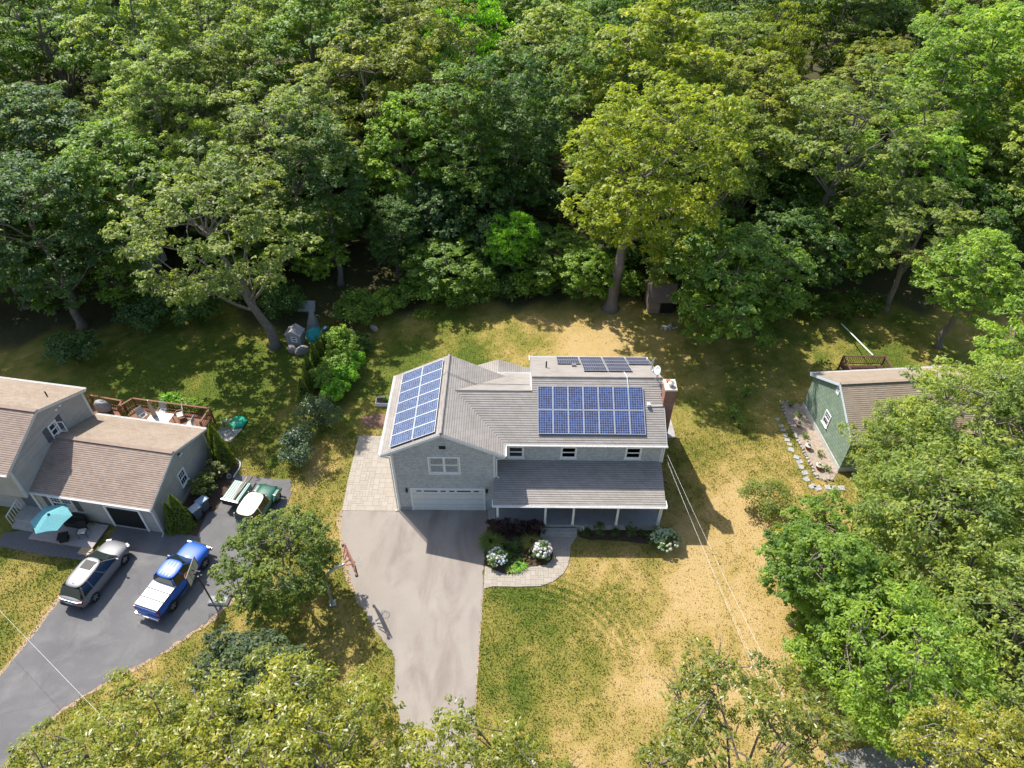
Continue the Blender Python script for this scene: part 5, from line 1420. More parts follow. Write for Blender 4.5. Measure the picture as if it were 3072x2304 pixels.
for i in range(14):
    rg = random.Random(i + 300); a = rg.uniform(0, 6.28); d_ = rg.uniform(.1, .75)
    rk.append((22.05 + math.cos(a) * d_, 20.9 + math.sin(a) * d_ * .7, i, a))
for k_, (x, y, i, a) in enumerate(sorted(rk)):
    rg = random.Random(i + 500)
    o = lump('rock', (x, y, 0), (rg.uniform(.14, .24), rg.uniform(.12, .2), rg.uniform(.1, .17)), 400 + i, STONE if i % 3 else PST, None, None, a)
    tag(o, '%s rock from the left in the small heap in front of the shed' % ORD[k_], 'rock', 'rocks heaped in front of the shed')
# ------------------------------------------------------------------ foliage
def unit(v): return v / np.maximum(np.linalg.norm(v, axis=-1, keepdims=True), 1e-9)

def leaf_quads(rg, P, Nn, L_, asp=.5, fold=.18, droop=0.0):
    n = len(P)
    Nn = unit(Nn)
    a = unit(np.cross(Nn, unit(rg.normal(size=(n, 3)))))
    if droop: a = unit(a + np.array([0, 0, -droop]))
    b = unit(np.cross(Nn, a)); Nn = np.cross(a, b)
    L_ = np.broadcast_to(L_, (n,))[:, None]
    V = np.empty((n, 4, 3))
    V[:, 0] = P - a * L_ * .5
    V[:, 1] = P + b * L_ * asp * .5 + Nn * L_ * fold * .5 - a * L_ * .05
    V[:, 2] = P + a * L_ * .5 - Nn * L_ * fold * .4
    V[:, 3] = P - b * L_ * asp * .5 + Nn * L_ * fold * .5 - a * L_ * .05
    return V

def crown_mesh(name, V, tint):
    n = len(V)
    return mesh_np(name, V.reshape(-1, 3), np.arange(n * 4).reshape(n, 4), [('tint', 'FACE', np.clip(tint, 0, 1))])

def tree_proto(seed, H, Rr, cz, Rz, nclump, per, leaf, cr, trunk_r, lean=(0, 0), asp=.5, low=-.55, droop=0.0, gap=.75, flatten=.62, limbs=11, twigs=True, spread=.5, bare=0, trunk_h=None, tuft_r=1.15):
    rg = np.random.RandomState(seed)
    lob = unit(rg.normal(size=(9, 3))); la = rg.uniform(-.22, .28, 9)
    cen = np.array([lean[0], lean[1], cz])
    C = []
    tries = 0
    while len(C) < nclump and tries < 20000:
        tries += 1
        d = unit(rg.normal(size=3))
        if d[2] < low: continue
        k = 1 + sum(a * max(0, float(d @ l) - .35) * 1.5 for l, a in zip(lob, la))
        rho = rg.uniform(.30, 1.0) ** spread
        p = cen + d * rho * k * np.array([Rr, Rr, Rz])
        if d[2] < 0: p[:2] = cen[:2] + (p[:2] - cen[:2]) * (1 + .15 * d[2])
        if C and min(np.linalg.norm(p - q) for q in C) < cr * gap: continue
        C.append(p)
    C = np.array(C)
    # leaves
    Ps = []; Ns = []; Ts = []
    LP = 12
    for c in C:
        r_ = cr * rg.uniform(.75, 1.25); nt_ = max(4, int(per * rg.uniform(.7, 1.3) / LP))
        out = unit(c - cen) * np.array([1, 1, .5])
        d = unit(rg.normal(size=(nt_, 3)) + out * .45); d[:, 2] = np.where(d[:, 2] < -.15, -d[:, 2] * .6, d[:, 2])
        tc = c + d * (r_ * rg.uniform(.45, 1.08, nt_) ** .7)[:, None] * np.array([1, 1, flatten])
        e = unit(rg.normal(size=(nt_, LP, 3))); e[..., 2] = np.where(e[..., 2] < -.1, -e[..., 2], e[..., 2])
        p = tc[:, None] + e * (leaf * tuft_r * rg.uniform(.25, 1.15, (nt_, LP)))[..., None] * np.array([1, 1, .65])
        nn = e * .6 + np.array([0, 0, .75]) + d[:, None] * .35 + rg.normal(size=(nt_, LP, 3)) * .3
        t_ = .45 + rg.normal(0, .09) + rg.normal(0, .12, (nt_, 1)) + rg.normal(0, .12, (nt_, LP))
        Ps.append(p.reshape(-1, 3)); Ns.append(nn.reshape(-1, 3)); Ts.append(np.clip(t_, 0, 1).reshape(-1))
    P = np.concatenate(Ps); Nn = np.concatenate(Ns); T = np.concatenate(Ts)
    V = leaf_quads(rg, P, Nn, leaf * rg.uniform(.7, 1.35, len(P)), asp, droop=droop)
    crown = crown_mesh('crown', V, T)
    # wood
    mb = MB()
    th = trunk_h or (cz + Rz * .35)
    tp = [np.array([lean[0] * (t ** 1.3) + (.12 * rg.normal() if t else 0), lean[1] * (t ** 1.3) + (.12 * rg.normal() if t else 0), th * t]) for t in np.linspace(0, 1, 8)]
    mb.tube([tuple(p) for p in [tp[0] + np.array([0, 0, -.12])] + [tp[0] + np.array([0, 0, .5])] + tp[1:]], [trunk_r * 1.9] + [trunk_r * (1.15 - .92 * t) for t in np.linspace(0, 1, 8)], 9)
    idx = rg.permutation(len(C))[:limbs]
    ends = []
    for i in idx:
        c = C[i]; hd = np.hypot(*(c[:2] - cen[:2])); z0 = np.clip(c[2] - hd * .75, th * .3, th * .93); t = z0 / th
        a = np.array([np.interp(z0, [q[2] for q in tp], [q[k] for q in tp]) for k in range(3)])
        mid = a * .45 + c * .55 + np.array([0, 0, hd * .12]) + rg.normal(0, .25, 3)
        pts = smoothpoly([tuple(a), tuple(a * .75 + c * .25 + rg.normal(0, .12, 3)), tuple(mid), tuple(c)], 1, False)
        r0 = trunk_r * (.5 - .25 * t)
        mb.tube(pts, [max(.02, r0 * (1 - .85 * k / (len(pts) - 1))) for k in range(len(pts))], 6)
        ends += [np.array(p) for p in pts[1:]]
    if twigs and ends:
        E_ = np.array(ends)
        for i, c in enumerate(C):
            if i in idx: continue
            j = np.argmin(np.linalg.norm(E_ - c, axis=1) + np.maximum(0, E_[:, 2] - c[2]) * .7)
            a = E_[j]; mid = (a + c) / 2 + rg.normal(0, .15, 3) + np.array([0, 0, .1])
            mb.tube([tuple(a), tuple(mid), tuple(c)], [.05, .035, .012], 4, False)
    for _ in range(bare):
        c = C[rg.randint(len(C))]; d = unit(rg.normal(size=3) + (c - cen) * .35); 
        for s in range(4):
            e = c + unit(d + rg.normal(0, .45, 3)) * rg.uniform(.8, 1.8)
            mb.tube([tuple(c), tuple((c + e) / 2 + rg.normal(0, .08, 3)), tuple(e)], [.035, .025, .006], 4, False)
    wood = mb.mesh('trunk')
    wood.polygons.foreach_set('use_smooth', [True] * len(wood.polygons))
    return wood, crown

def place_tree(proto, name, label, x, y, s, col, rz, group=None, sz=1.0, bark=None, leaf=None, z=-.03):
    t = thing(name, label, 'tree', (x, y, z), rz, group)
    t.scale = (s, s, s * sz)
    a = link('trunk', proto[0], bark or BARK, t)
    b = link('crown', proto[1], leaf or LEAF, t)
    b.color = (col[0], col[1], col[2], 1)
    return t

YG = (.175, .215, .026); GG = (.145, .190, .056); MG = (.105, .175, .034); DG = (.066, .122, .034); BG = (.130, .270, .026); BLG = (.068, .122, .052); OLV = (.160, .190, .040); LG = (.160, .245, .048); PALE = (.165, .215, .066)

P_HERO = tree_proto(11, 20.5, 8.0, 12.6, 7.0, 175, 190, .33, 1.25, .55, lean=(2.0, 1.2), asp=.5, low=-.7, limbs=18, gap=.95, droop=.3)
P_BROAD = tree_proto(12, 17, 5.8, 10.4, 6.2, 100, 180, .33, 1.2, .36, low=-.7, gap=.95)
P_TALL = tree_proto(13, 19, 4.6, 11.4, 7.6, 105, 170, .32, 1.1, .34, low=-.8, spread=.45, gap=.95)
P_OPEN = tree_proto(14, 18, 6.0, 11.2, 6.2, 85, 165, .32, 1.1, .36, low=-.65, gap=1.0, limbs=18, bare=18)
P_DROOP = tree_proto(15, 15, 4.4, 9.3, 5.2, 72, 170, .34, 1.1, .26, droop=.9, asp=.36, low=-.75, gap=.9)
P_DENSE = tree_proto(16, 16, 4.6, 9.0, 6.2, 120, 175, .29, 1.05, .3, low=-.9, spread=.4, gap=.85)
P_SMALL = tree_proto(17, 7, 2.9, 3.7, 2.9, 66, 160, .25, .82, .12, low=-.98, limbs=9, gap=.85)
P_YARD = tree_proto(18, 17, 6.4, 10.2, 7.0, 105, 165, .30, 1.15, .38, lean=(-2.6, -1.2), low=-.85, limbs=20, gap=.95, bare=14, flatten=.7)
# nearer trees: finer leaves
P_ROUND = tree_proto(21, 7.6, 3.45, 4.1, 3.2, 115, 190, .19, .72, .16, low=-.85, spread=.4, asp=.6, gap=.85)
P_DMAPLE = tree_proto(22, 9, 3.1, 6.0, 3.0, 95, 190, .18, .68, .16, low=-.85, spread=.45, asp=.7, gap=.85)
P_MAPLE = tree_proto(23, 12, 5.2, 7.4, 4.6, 150, 200, .25, .92, .26, low=-.85, spread=.42, asp=.4, droop=.5, gap=.98, tuft_r=1.3)
P_MAPLE2 = tree_proto(24, 11, 4.4, 6.2, 4.4, 125, 200, .245, .9, .22, low=-.95, spread=.42, asp=.4, droop=.5, gap=.95, tuft_r=1.3)
P_FOAK = tree_proto(25, 14, 5.6, 9.6, 3.6, 190, 190, .19, .74, .3, low=-.5, spread=.5, asp=.38, gap=.95, limbs=20, bare=20, flatten=.75, tuft_r=1.3)
P_FOAK2 = tree_proto(26, 12.5, 4.3, 8.6, 3.2, 105, 180, .19, .72, .24, low=-.55, spread=.55, asp=.38, gap=1.05, limbs=18, bare=10, flatten=.75, tuft_r=1.3)

G1 = 'tall trees of the wood behind the houses'
T = place_tree
T(P_HERO, 'oak_tree', 'tall yellow green oak with a pale bare trunk beside the wooden shed', 17.0, 23.9, 1.0, YG, 0, G1)
MBb = None
T(P_YARD, 'oak_tree', 'leaning grey green oak shading the lawn behind the tan house', -13.2, 17.8, 1.0, GG, 0, G1)
T(P_BROAD, 'forest_tree', 'yellow green crown rising right behind the tall oak by the shed', 22.5, 45.0, 1.35, YG, 1.0, G1)
T(P_DENSE, 'forest_tree', 'dark blue green tree at the left edge behind the tan house', -31.5, 20.5, 1.08, BLG, .3, G1)
T(P_DENSE, 'forest_tree', 'second dark blue green tree at the left edge, farther back', -37.5, 33.5, 1.15, BLG, 2.0, G1)
T(P_BROAD, 'forest_tree', 'broad dark green tree between the left edge and the leaning oak', -26.5, 27.5, 1.0, MG, 1.3, G1)
T(P_OPEN, 'forest_tree', 'grey green tree with bare grey twigs left of the middle of the wood', -13.0, 31.5, 1.1, GG, .5, G1)
T(P_OPEN, 'forest_tree', 'tall olive tree with forked limbs showing above the garage', -7.5, 43.0, 1.15, OLV, 2.2, G1)
T(P_TALL, 'forest_tree', 'olive green narrow crown right of the forked tree', -.8, 43.5, 1.1, OLV, .9, G1)
T(P_DROOP, 'locust_tree', 'vivid bright green tree at the top centre of the wood', 2.4, 58, 1.3, BG, .2, G1)
T(P_TALL, 'forest_tree', 'slim dark green tree in shade at the centre of the wood', 7.6, 35.5, .95, DG, 1.7, G1)
T(P_BROAD, 'forest_tree', 'pale grey green crown at the top behind the yellow green trees', 10.8, 54, 1.15, PALE, 2.9, G1)
T(P_BROAD, 'forest_tree', 'olive brown tree right of the tall oak, middle depth', 32.8, 41.5, 1.1, OLV, .4, G1)
T(P_OPEN, 'oak_tree', 'wide grey green oak with pale limbs showing in the right part of the wood', 38.6, 33.0, 1.15, GG, 1.2, G1)
T(P_BROAD, 'forest_tree', 'light olive crown in the top right corner of the wood', 56, 45.5, 1.3, LG, 2.4, G1)
T(P_SMALL, 'understory_tree', 'shaded dark understory tree right of the shed below the wide oak', 33.5, 26.5, 1.4, DG, .5, G1)
T(P_SMALL, 'dense_tree', 'dense dark green tree growing down to the lawn beside the shed', 26.4, 19.8, 1.65, MG, 1.0, G1)
T(P_SMALL, 'small_tree', 'small pale green tree leaning over the shed roof', 23.9, 25.6, 1.05, PALE, .2, G1)
T(P_DROOP, 'sumac_tree', 'bright yellow green feathery small tree at the middle of the wood edge', 7.8, 27.2, .55, BG, 1.4, G1)
T(P_SMALL, 'thicket_tree', 'vine covered dark green thicket left of the feathery tree', 1.4, 26.4, 1.15, MG, 2.2, G1, .72)
T(P_SMALL, 'thicket_tree', 'vine covered green thicket between the feathery tree and the tall oak', 12.2, 27.6, 1.1, MG, .7, G1, .8)
T(P_TALL, 'forest_tree', 'mid green tree lit on its left side above the middle of the back lawn', 3.0, 34.5, .9, MG, 3.0, G1)
T(P_DENSE, 'forest_tree', 'dark round shaded tree above the garage ridge', -3.6, 28.6, .58, DG, 1.1, G1)
T(P_TALL, 'forest_tree', 'dark trunked tree in shade above the arborvitae row', -9.2, 27.6, .8, DG, 1.9, G1)
T(P_BROAD, 'forest_tree', 'light green tree above the small blue roof at the right edge', 45.6, 18.5, .72, LG, .6, G1)
T(P_OPEN, 'forest_tree', 'thin leaning tree at the right end of the back lawns', 43.0, 24.0, .75, GG, 2.6, G1)
T(P_SMALL, 'understory_tree', 'low pale green tree right of the tall oak trunk at lawn level', 14.6, 25.6, .85, LG, 2.6, G1)

# right side trees in front of and beside the green house
G2 = 'large leafy trees on the right side'
T(P_MAPLE, 'maple_tree', 'light green maple spreading over the green house roof', 37.8, .6, 1.0, PALE, .3, G2, leaf=LEAF)
T(P_MAPLE, 'maple_tree', 'leafy green tree at the right edge behind the green house front', 45.5, 5.5, 1.1, LG, 1.9, G2)
T(P_MAPLE2, 'maple_tree', 'low leafy tree covering the front corner of the green house', 33.6, .2, .84, PALE, 2.2, G2)
T(P_MAPLE2, 'maple_tree', 'leafy mid green tree below the green house', 32.3, -5.8, 1.05, PALE, 1.1, G2)
T(P_MAPLE, 'maple_tree', 'leafy green tree at the right edge in the lower half', 39.5, -7.5, 1.0, PALE, 2.4, G2)
T(P_DMAPLE, 'young_oak', 'dark green young oak standing on the edge of the dry lawn', 25.0, -8.4, .98, MG, .6, G2)
T(P_ROUND, 'small_tree', 'bushy green small tree just behind the young oak on the dry lawn edge', 26.9, -5.4, .82, MG, 2.1, G2)
T(P_MAPLE2, 'maple_tree', 'bright green maple low at the lower right beside the dry lawn', 27.2, -14.2, .92, LG, 2.8, G2)
T(P_MAPLE2, 'maple_tree', 'green maple between the lower right maple and the right edge', 33.5, -12.5, 1.0, PALE, .2, G2)
T(P_ROUND, 'small_tree', 'low bushy tree filling below the young oak', 26.2, -10.6, .72, MG, 1.0, G2)
G3 = 'oaks along the street in the foreground'
T(P_FOAK, 'street_oak', 'yellowish oak crown filling the bottom left of the foreground', -1.0, -22.3, 1.0, (.165, .185, .026), .4, G3, leaf=LEAF_GLOSS)
T(P_FOAK, 'street_oak', 'yellowish oak crown left of the largest foreground crown', -7.0, -22.2, .9, (.155, .18, .027), 2.1, G3, leaf=LEAF_GLOSS)
T(P_FOAK2, 'street_oak', 'olive oak crown at the bottom right of the pale driveway', 6.6, -22.0, .96, (.14, .165, .027), 1.2, G3, leaf=LEAF_GLOSS)
T(P_FOAK2, 'street_oak', 'sparse olive oak crown at the bottom in front of the dry lawn', 17.8, -20.4, 1.03, (.125, .15, .03), 2.9, G3, leaf=LEAF_GLOSS)
T(P_FOAK, 'street_oak', 'bright yellowish oak in the bottom right corner', 28.8, -21.3, .84, (.185, .195, .034), 3.4, G3, leaf=LEAF_GLOSS)
T(P_FOAK2, 'street_oak', 'small olive oak crown at the bottom left corner end of the row', -12.4, -22.2, .72, (.125, .148, .03), .9, G3, leaf=LEAF_GLOSS)
T(P_DMAPLE, 'dark_maple', 'dark blue green maple behind the foreground oaks between the driveways', -4.4, -15.0, .95, (.056, .088, .048), .5, G3)
T(P_ROUND, 'round_tree', 'round dense green tree between the two driveways', -5.75, -6.7, .84, (.098, .142, .034), .8, 'garden trees')

# the rest of the wood, standing behind and between the trees above
placed = [(o.location.x, o.location.y) for o in COL.objects if o.type == 'EMPTY' and o.get('category') == 'tree']
rg = random.Random(77); fill = []
tries = 0
while tries < 14000 and len(fill) < 128:
    tries += 1
    y = rg.uniform(29, 96); hw = (y + 45) * .72
    x = 8 + rg.uniform(-1, 1) * hw
    if x < -18: y -= 7 * min(1, (-18 - x) / 10)
    if x > 48: y -= 4
    if 26 < x < 52 and y < 33: continue
    if -6 < x < 21 and y < 36: continue
    md = 6.4 if y < 45 else 8.2
    if all(math.hypot(x - a, y - b) > md for a, b in placed + fill): fill.append((x, y))
fill.sort(key=lambda p: (min(4, int((p[1] - 20) / 12)), p[0]))
pr = [P_BROAD, P_TALL, P_OPEN, P_DENSE, P_DROOP]
cols = [(MG, 'mid green'), (GG, 'grey green'), (OLV, 'olive green'), (DG, 'dark green'), (LG, 'light green'), (PALE, 'pale green'), (BLG, 'blue green')]
rowname = ['nearest', 'second', 'third', 'fourth', 'farthest']
cnt = {}
for x, y in fill:
    row = min(4, int((y - 20) / 12)); c, cn = cols[rg.choice([0, 0, 1, 1, 2, 2, 3, 3, 4, 5, 5, 6])]
    side = 'left' if x < -5 else ('centre' if x < 25 else 'right')
    key = (row, cn, side); cnt[key] = cnt.get(key, 0) + 1
    k = rg.uniform(.85, 1.15)
    place_tree(rg.choice(pr), 'forest_tree', '%s %s crown from the left in the %s row of the wood, %s part' % (ORD[cnt[key] - 1], cn, rowname[row], side), x, y, rg.uniform(.85, 1.15) * (1.15 if y > 45 else .9), tuple(v_ * k for v_ in c), rg.uniform(0, 6.28), G1, rg.uniform(.95, 1.22))

# understory filling the shade between the trunks
under = []
tries = 0
while tries < 9000 and len(under) < 85:
    tries += 1
    y = rg.uniform(28, 62); x = 8 + rg.uniform(-1, 1) * (y + 42) * .7
    if x < -16: y -= 8 * min(1, (-16 - x) / 8)
    if x > 30: y -= 2
    if all(math.hypot(x - a, y - b) > 3.6 for a, b in under): under.append((x, y))
under.sort(key=lambda p: (min(2, int((p[1] - 18) / 14)), p[0])); cnt = {}
for x, y in under:
    row = min(2, int((y - 18) / 14)); c, cn = [(DG, 'dark'), (MG, 'mid green'), (DG, 'dark'), (BLG, 'bluish'), (LG, 'light green')][rg.randrange(5)]
    side = 'left' if x < -5 else ('centre' if x < 25 else 'right')
    key = (row, cn, side); cnt[key] = cnt.get(key, 0) + 1
    place_tree(P_SMALL, 'understory_tree', '%s %s low tree from the left, %s layer of the wood, %s part' % (ORD[cnt[key] - 1], cn, ('front', 'middle', 'back')[row], side), x, y, rg.uniform(.85, 1.45), c, rg.uniform(0, 6.28), 'low trees under the wood', rg.uniform(.75, 1.15), bark=BARK_DARK)

# ------------------------------------------------------------------ shrubs
def shrub_mesh(seed, rx, ry, rz, n, leaf, asp=.5, up=.0, droop=0, lump_=None, cone=False, fill_=.35, rough_=1.0):
    """leaf sprays gathered in clumps, so the outline stays ragged"""
    rg = np.random.RandomState(seed)
    if cone:
        t = rg.uniform(0, 1, n) ** 1.5; a = rg.uniform(0, 6.283, n); r_ = (1 - t) ** .8 * rg.uniform(.55, 1.08, n) * (1 + .12 * np.sin(a * 3 + seed) + .09 * np.sin(t * 25 + a * 5))
        P = np.stack([np.cos(a) * r_ * rx, np.sin(a) * r_ * ry, .05 + t * rz * 2], 1); Nn = np.stack([np.cos(a), np.sin(a), np.full(n, .35)], 1) + rg.normal(size=(n, 3)) * .3
        T_ = np.clip(.45 + rg.normal(0, .2, n), 0, 1)
    else:
        S = np.array([rx, ry, rz]); m = min(rx, ry, rz)
        K = lump_ or int(np.clip(10 + 9 * rx * ry, 8, 46))
        d = unit(rg.normal(size=(K, 3))); d[:, 2] = np.abs(d[:, 2]) * 1.1 - .15
        cc = d * (rg.uniform(.45, 1.0, K) ** .6)[:, None] * S * (1 + rough_ * rg.uniform(-.12, .2, K))[:, None]
        cr = m * rg.uniform(.26, .46, K)
        w = rg.randint(0, K, n)
        e = unit(rg.normal(size=(n, 3))); e[:, 2] = np.where(e[:, 2] < -.2, -e[:, 2], e[:, 2])
        P = cc[w] + e * (cr[w] * rg.uniform(.1, 1.15, n) ** .6)[:, None]
        inner = rg.uniform(0, 1, n) < .22
        q = unit(rg.normal(size=(n, 3))) * rg.uniform(.2, .8, (n, 1)) * S
        P = np.where(inner[:, None], q, P)
        P[:, 2] = np.maximum(P[:, 2] + rz * .85, .03 + rg.uniform(0, .06, n))
        Nn = e * .5 + unit(cc[w]) * .3 + np.array([0, 0, .6 + up]) + rg.normal(size=(n, 3)) * .45
        tk_ = rg.normal(0, .1, K)
        T_ = np.clip(.45 + tk_[w] + rg.normal(0, .2, n), 0, 1)
    V = leaf_quads(rg, P, Nn, leaf * rg.uniform(.7, 1.3, n), asp, droop=droop)
    return crown_mesh('foliage', V, T_)

def stems_mesh(seed, r, h, n=7):
    rg = random.Random(seed); mb = MB()
    for k in range(n):
        a = rg.uniform(0, 6.28); b = r * rg.uniform(.3, .8)
        mb.tube([(.06 * math.cos(a), .06 * math.sin(a), -.03), (b * .5 * math.cos(a), b * .5 * math.sin(a), h * .45), (b * math.cos(a), b * math.sin(a), h * rg.uniform(.7, 1))], [.03, .02, .008], 5)
    return mb.mesh('stem')

def shrub(name, label, cat, loc, rx, ry, rz, n, leaf, col, seed, group=None, mat=None, rot=0.0, **kw):
    t = thing(name, label, cat, (loc[0], loc[1], loc[2] if len(loc) > 2 else 0), rot, group)
    f = link('foliage', shrub_mesh(seed, rx, ry, rz, n, leaf, **kw), mat or LEAF, t); f.color = (*col, 1)
    link('stem', stems_mesh(seed, min(rx, ry) * .8, rz * 1.3), BARK_DARK, t)
    return t

SG = 'shrubs at the edge between the two gardens'
RHO = (.075, .115, .065)
shrub('rhododendron', 'large glossy dark shrub between the gardens above the paver patio corner', 'shrub', (-7.2, 8.1), 1.7, 1.6, 1.35, 2600, .20, RHO, 1, SG, LEAF_GLOSS, asp=.4)
shrub('rhododendron', 'large glossy bluish shrub with pale spots nearest the round green tree', 'shrub', (-7.9, 4.6), 1.55, 1.6, 1.35, 2600, .19, (.06, .10, .07), 2, SG, LEAF_GLOSS, asp=.4)
shrub('shrub', 'small dim shrub between the two large glossy shrubs', 'shrub', (-8.3, 6.2), .9, .8, .8, 900, .17, RHO, 3, SG, LEAF_GLOSS, asp=.4)
for i, (x, y, r_, h, c, lb) in enumerate(((-6.6, 11.2, 1.15, .85, BG, 'bright green leafy shrub next to the large glossy shrub'), (-6.0, 12.9, 1.2, 1.0, BG, 'light green leafy shrub in the strip left of the garage'),
                                          (-6.7, 14.6, 1.35, 1.1, LG, 'mid green leafy shrub in the middle of the shrub strip'), (-5.6, 14.9, .9, .9, BG, 'vivid green shrub at the lawn side of the strip'),
                                          (-7.0, 17.0, 1.4, 1.2, LG, 'loose green shrub just in front of the pale boulder'), (-5.6, 17.6, 1.1, .7, DG, 'low dark shrub between the two boulders'),
                                          (-6.4, 21.6, 2.0, 1.5, MG, 'broad green shrub behind the pale boulder'), (-4.2, 22.8, 1.6, 1.1, LG, 'light green shrub at the left corner of the wood edge'),
                                          (-7.9, 12.6, 1.0, .9, LG, 'light green shrub squeezed against the arborvitae row'))):
    shrub('leafy_shrub', lb, 'shrub', (x, y), r_, r_ * 1.05, h, int(1100 * r_ * r_ + 700), .22, c, 20 + i, SG, asp=.5)
ed = [(-2.2, 24.6, 1.6, 1.2, MG), (.2, 24.4, 1.5, 1.5, LG), (2.4, 23.9, 1.6, 1.5, MG), (4.6, 24.6, 1.8, 1.6, MG), (6.6, 25.3, 1.5, 1.2, DG), (9.0, 25.4, 1.7, 1.6, MG), (10.9, 26.2, 1.5, 1.2, DG), (13.0, 26.6, 1.6, 1.5, LG),
      (-1.0, 27.2, 2.0, 2.0, DG), (5.5, 28.0, 2.2, 2.0, DG), (19.0, 26.2, 1.6, 1.3, MG), (24.3, 26.8, 1.8, 1.6, MG), (29.4, 24.6, 2.0, 1.7, DG), (31.5, 22.6, 1.7, 1.5, MG), (-13.5, 22.5, 2.0, 1.6, DG), (-17, 24.5, 2.2, 1.8, DG), (-21, 21.5, 2.0, 1.5, DG), (-25, 20.5, 2.2, 1.6, BLG), (-29.5, 15.5, 2.0, 1.5, BLG), (16.4, 28.5, 1.8, 1.6, DG), (28.9, 20.6, 1.3, 1.0, MG)]
ed.sort()
for i, (x, y, r_, h, c) in enumerate(ed):
    shrub('edge_shrub', '%s shrub from the left in the undergrowth along the wood edge' % (ORD + ['twenty first', 'twenty second'])[i], 'shrub', (x, y), r_, r_, h, int(620 * r_ * r_ + 600), .27, c, 60 + i, 'undergrowth along the wood edge', asp=.5)

# arborvitae
ARB = (.115, .155, .028)
def arb(x, y, r_, h, seed, label, group):
    t = thing('arborvitae', label, 'shrub', (x, y, 0), seed * 1.3, group)
    f = link('foliage', shrub_mesh(seed, r_, r_, h / 2, int(1500 * h * r_ + 600), .13, cone=True, asp=.35), LEAF, t); f.color = (*ARB, 1)
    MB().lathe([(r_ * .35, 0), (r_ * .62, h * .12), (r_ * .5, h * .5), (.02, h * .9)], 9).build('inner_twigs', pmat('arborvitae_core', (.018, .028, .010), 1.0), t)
AG = 'arborvitae cones by the tan house'
arb(-14.45, -1.55, .85, 3.3, 1, 'taller cone of the arborvitae pair at the tan house front corner', AG)
arb(-14.95, -1.75, .65, 2.7, 2, 'shorter cone of the arborvitae pair at the tan house front corner', AG)
arb(-13.75, 4.55, .9, 3.6, 3, 'taller cone of the arborvitae pair at the tan house rear corner', AG)
arb(-13.3, 4.0, .8, 3.2, 4, 'shorter cone of the arborvitae pair at the tan house rear corner', AG)
for i, (x, y, h) in enumerate(((-9.15, 11.3, 2.0), (-9.0, 12.2, 2.5), (-9.1, 13.6, 2.7), (-8.85, 14.8, 2.9), (-8.7, 15.9, 2.7), (-8.6, 17.4, 2.2))):
    arb(x, y, .62, h, 10 + i, '%s arborvitae from the front in the row between the gardens' % ORD[i], 'arborvitae row between the gardens')

# beside the tan house
shrub('rhododendron', 'rhododendron with pale new leaves beside the blue lidded bin', 'shrub', (-13.9, 1.25, .01), .95, .95, .75, 900, .24, (.115, .15, .05), 91, 'rhododendrons at the tan house end wall', LEAF_GLOSS, asp=.4)
shrub('rhododendron', 'rhododendron with pale tips nearer the rear arborvitae pair', 'shrub', (-13.55, 2.7, .01), .8, .8, .7, 700, .24, (.125, .15, .065), 92, 'rhododendrons at the tan house end wall', LEAF_GLOSS, asp=.4)
shrub('leafy_shrub', 'left of two bright bushes behind the rear deck railing', 'shrub', lpt(-5.7, 11.3, 0)[:2], 1.0, .8, .7, 900, .2, BG, 93, 'bushes behind the rear deck')
shrub('leafy_shrub', 'right of two bright bushes behind the rear deck railing', 'shrub', lpt(-3.9, 11.2, 0)[:2], 1.1, .8, .7, 1000, .2, LG, 94, 'bushes behind the rear deck')
shrub('flower_plant', 'small plant with red flowers against the tan house wall', 'plant', lpt(-4.9, -.22, 0)[:2], .3, .14, .2, 120, .1, LG, 95)
shrub('leafy_shrub', 'low green plants at the right end of the rear deck', 'shrub', lpt(-.6, 10.1, 0)[:2], .5, .6, .45, 300, .28, LG, 96, asp=.2, up=.3)

# main front bed
PUR = (.05, .028, .036)
for i, (x, y) in enumerate(((6.75, -2.0), (7.5, -1.95), (8.25, -2.0), (9.05, -1.95), (9.5, -2.05))):
    t = shrub('barberry', '%s dark purple barberry from the left in front of the porch' % ORD[i], 'shrub', (x, y, .01), .6, .55, .72, 900, .13, PUR, 110 + i, 'dark purple barberries at the porch', asp=.4, up=-.4, droop=-.8)
def tuft(name, label, loc, r_, h, n, col, seed, w=.022, group=None, mat=None, cat='ornamental grass'):
    rg = np.random.RandomState(seed); a = rg.uniform(0, 6.283, n); rr = r_ * rg.uniform(.15, 1.0, n) ** .7; hh = h * rg.uniform(.6, 1.1, n); b0 = rg.uniform(0, .12, n)
    V = np.zeros((n * 2, 4, 3)); dx = np.stack([np.cos(a), np.sin(a)], 1); px = np.stack([-np.sin(a), np.cos(a)], 1)
    def pt(t): return np.concatenate([dx * (b0 + rr * t ** 1.6)[:, None], (hh * (t * 1.35 - .5 * t * t - (.25 * t ** 4)))[:, None]], 1)
    p0, p1, p2 = pt(np.zeros(n)), pt(np.full(n, .55)), pt(np.ones(n)); W = np.concatenate([px * w, np.zeros((n, 1))], 1)
    V[:n, 0] = p0 - W * .7; V[:n, 1] = p0 + W * .7; V[:n, 2] = p1 + W; V[:n, 3] = p1 - W
    V[n:, 0] = p1 - W; V[n:, 1] = p1 + W; V[n:, 2] = p2 + W * .15; V[n:, 3] = p2 - W * .15
    tt = np.clip(.45 + rg.normal(0, .2, n), 0, 1)
    t = thing(name, label, cat, loc, 0, group)
    f = link('blades', crown_mesh('blades', V, np.concatenate([tt, tt])), mat or LEAF, t); f.color = (*col, 1)
    MB().lathe([(.1, 0), (.13, .06), (.05, .1)], 8).build('crown_base', BARK_DARK, t)
    return t
tuft('fountain_grass', 'arching fountain grass beside the driveway corner of the front bed', (6.5, -3.0, .012), 1.0, 1.05, 620, (.105, .15, .04), 1)
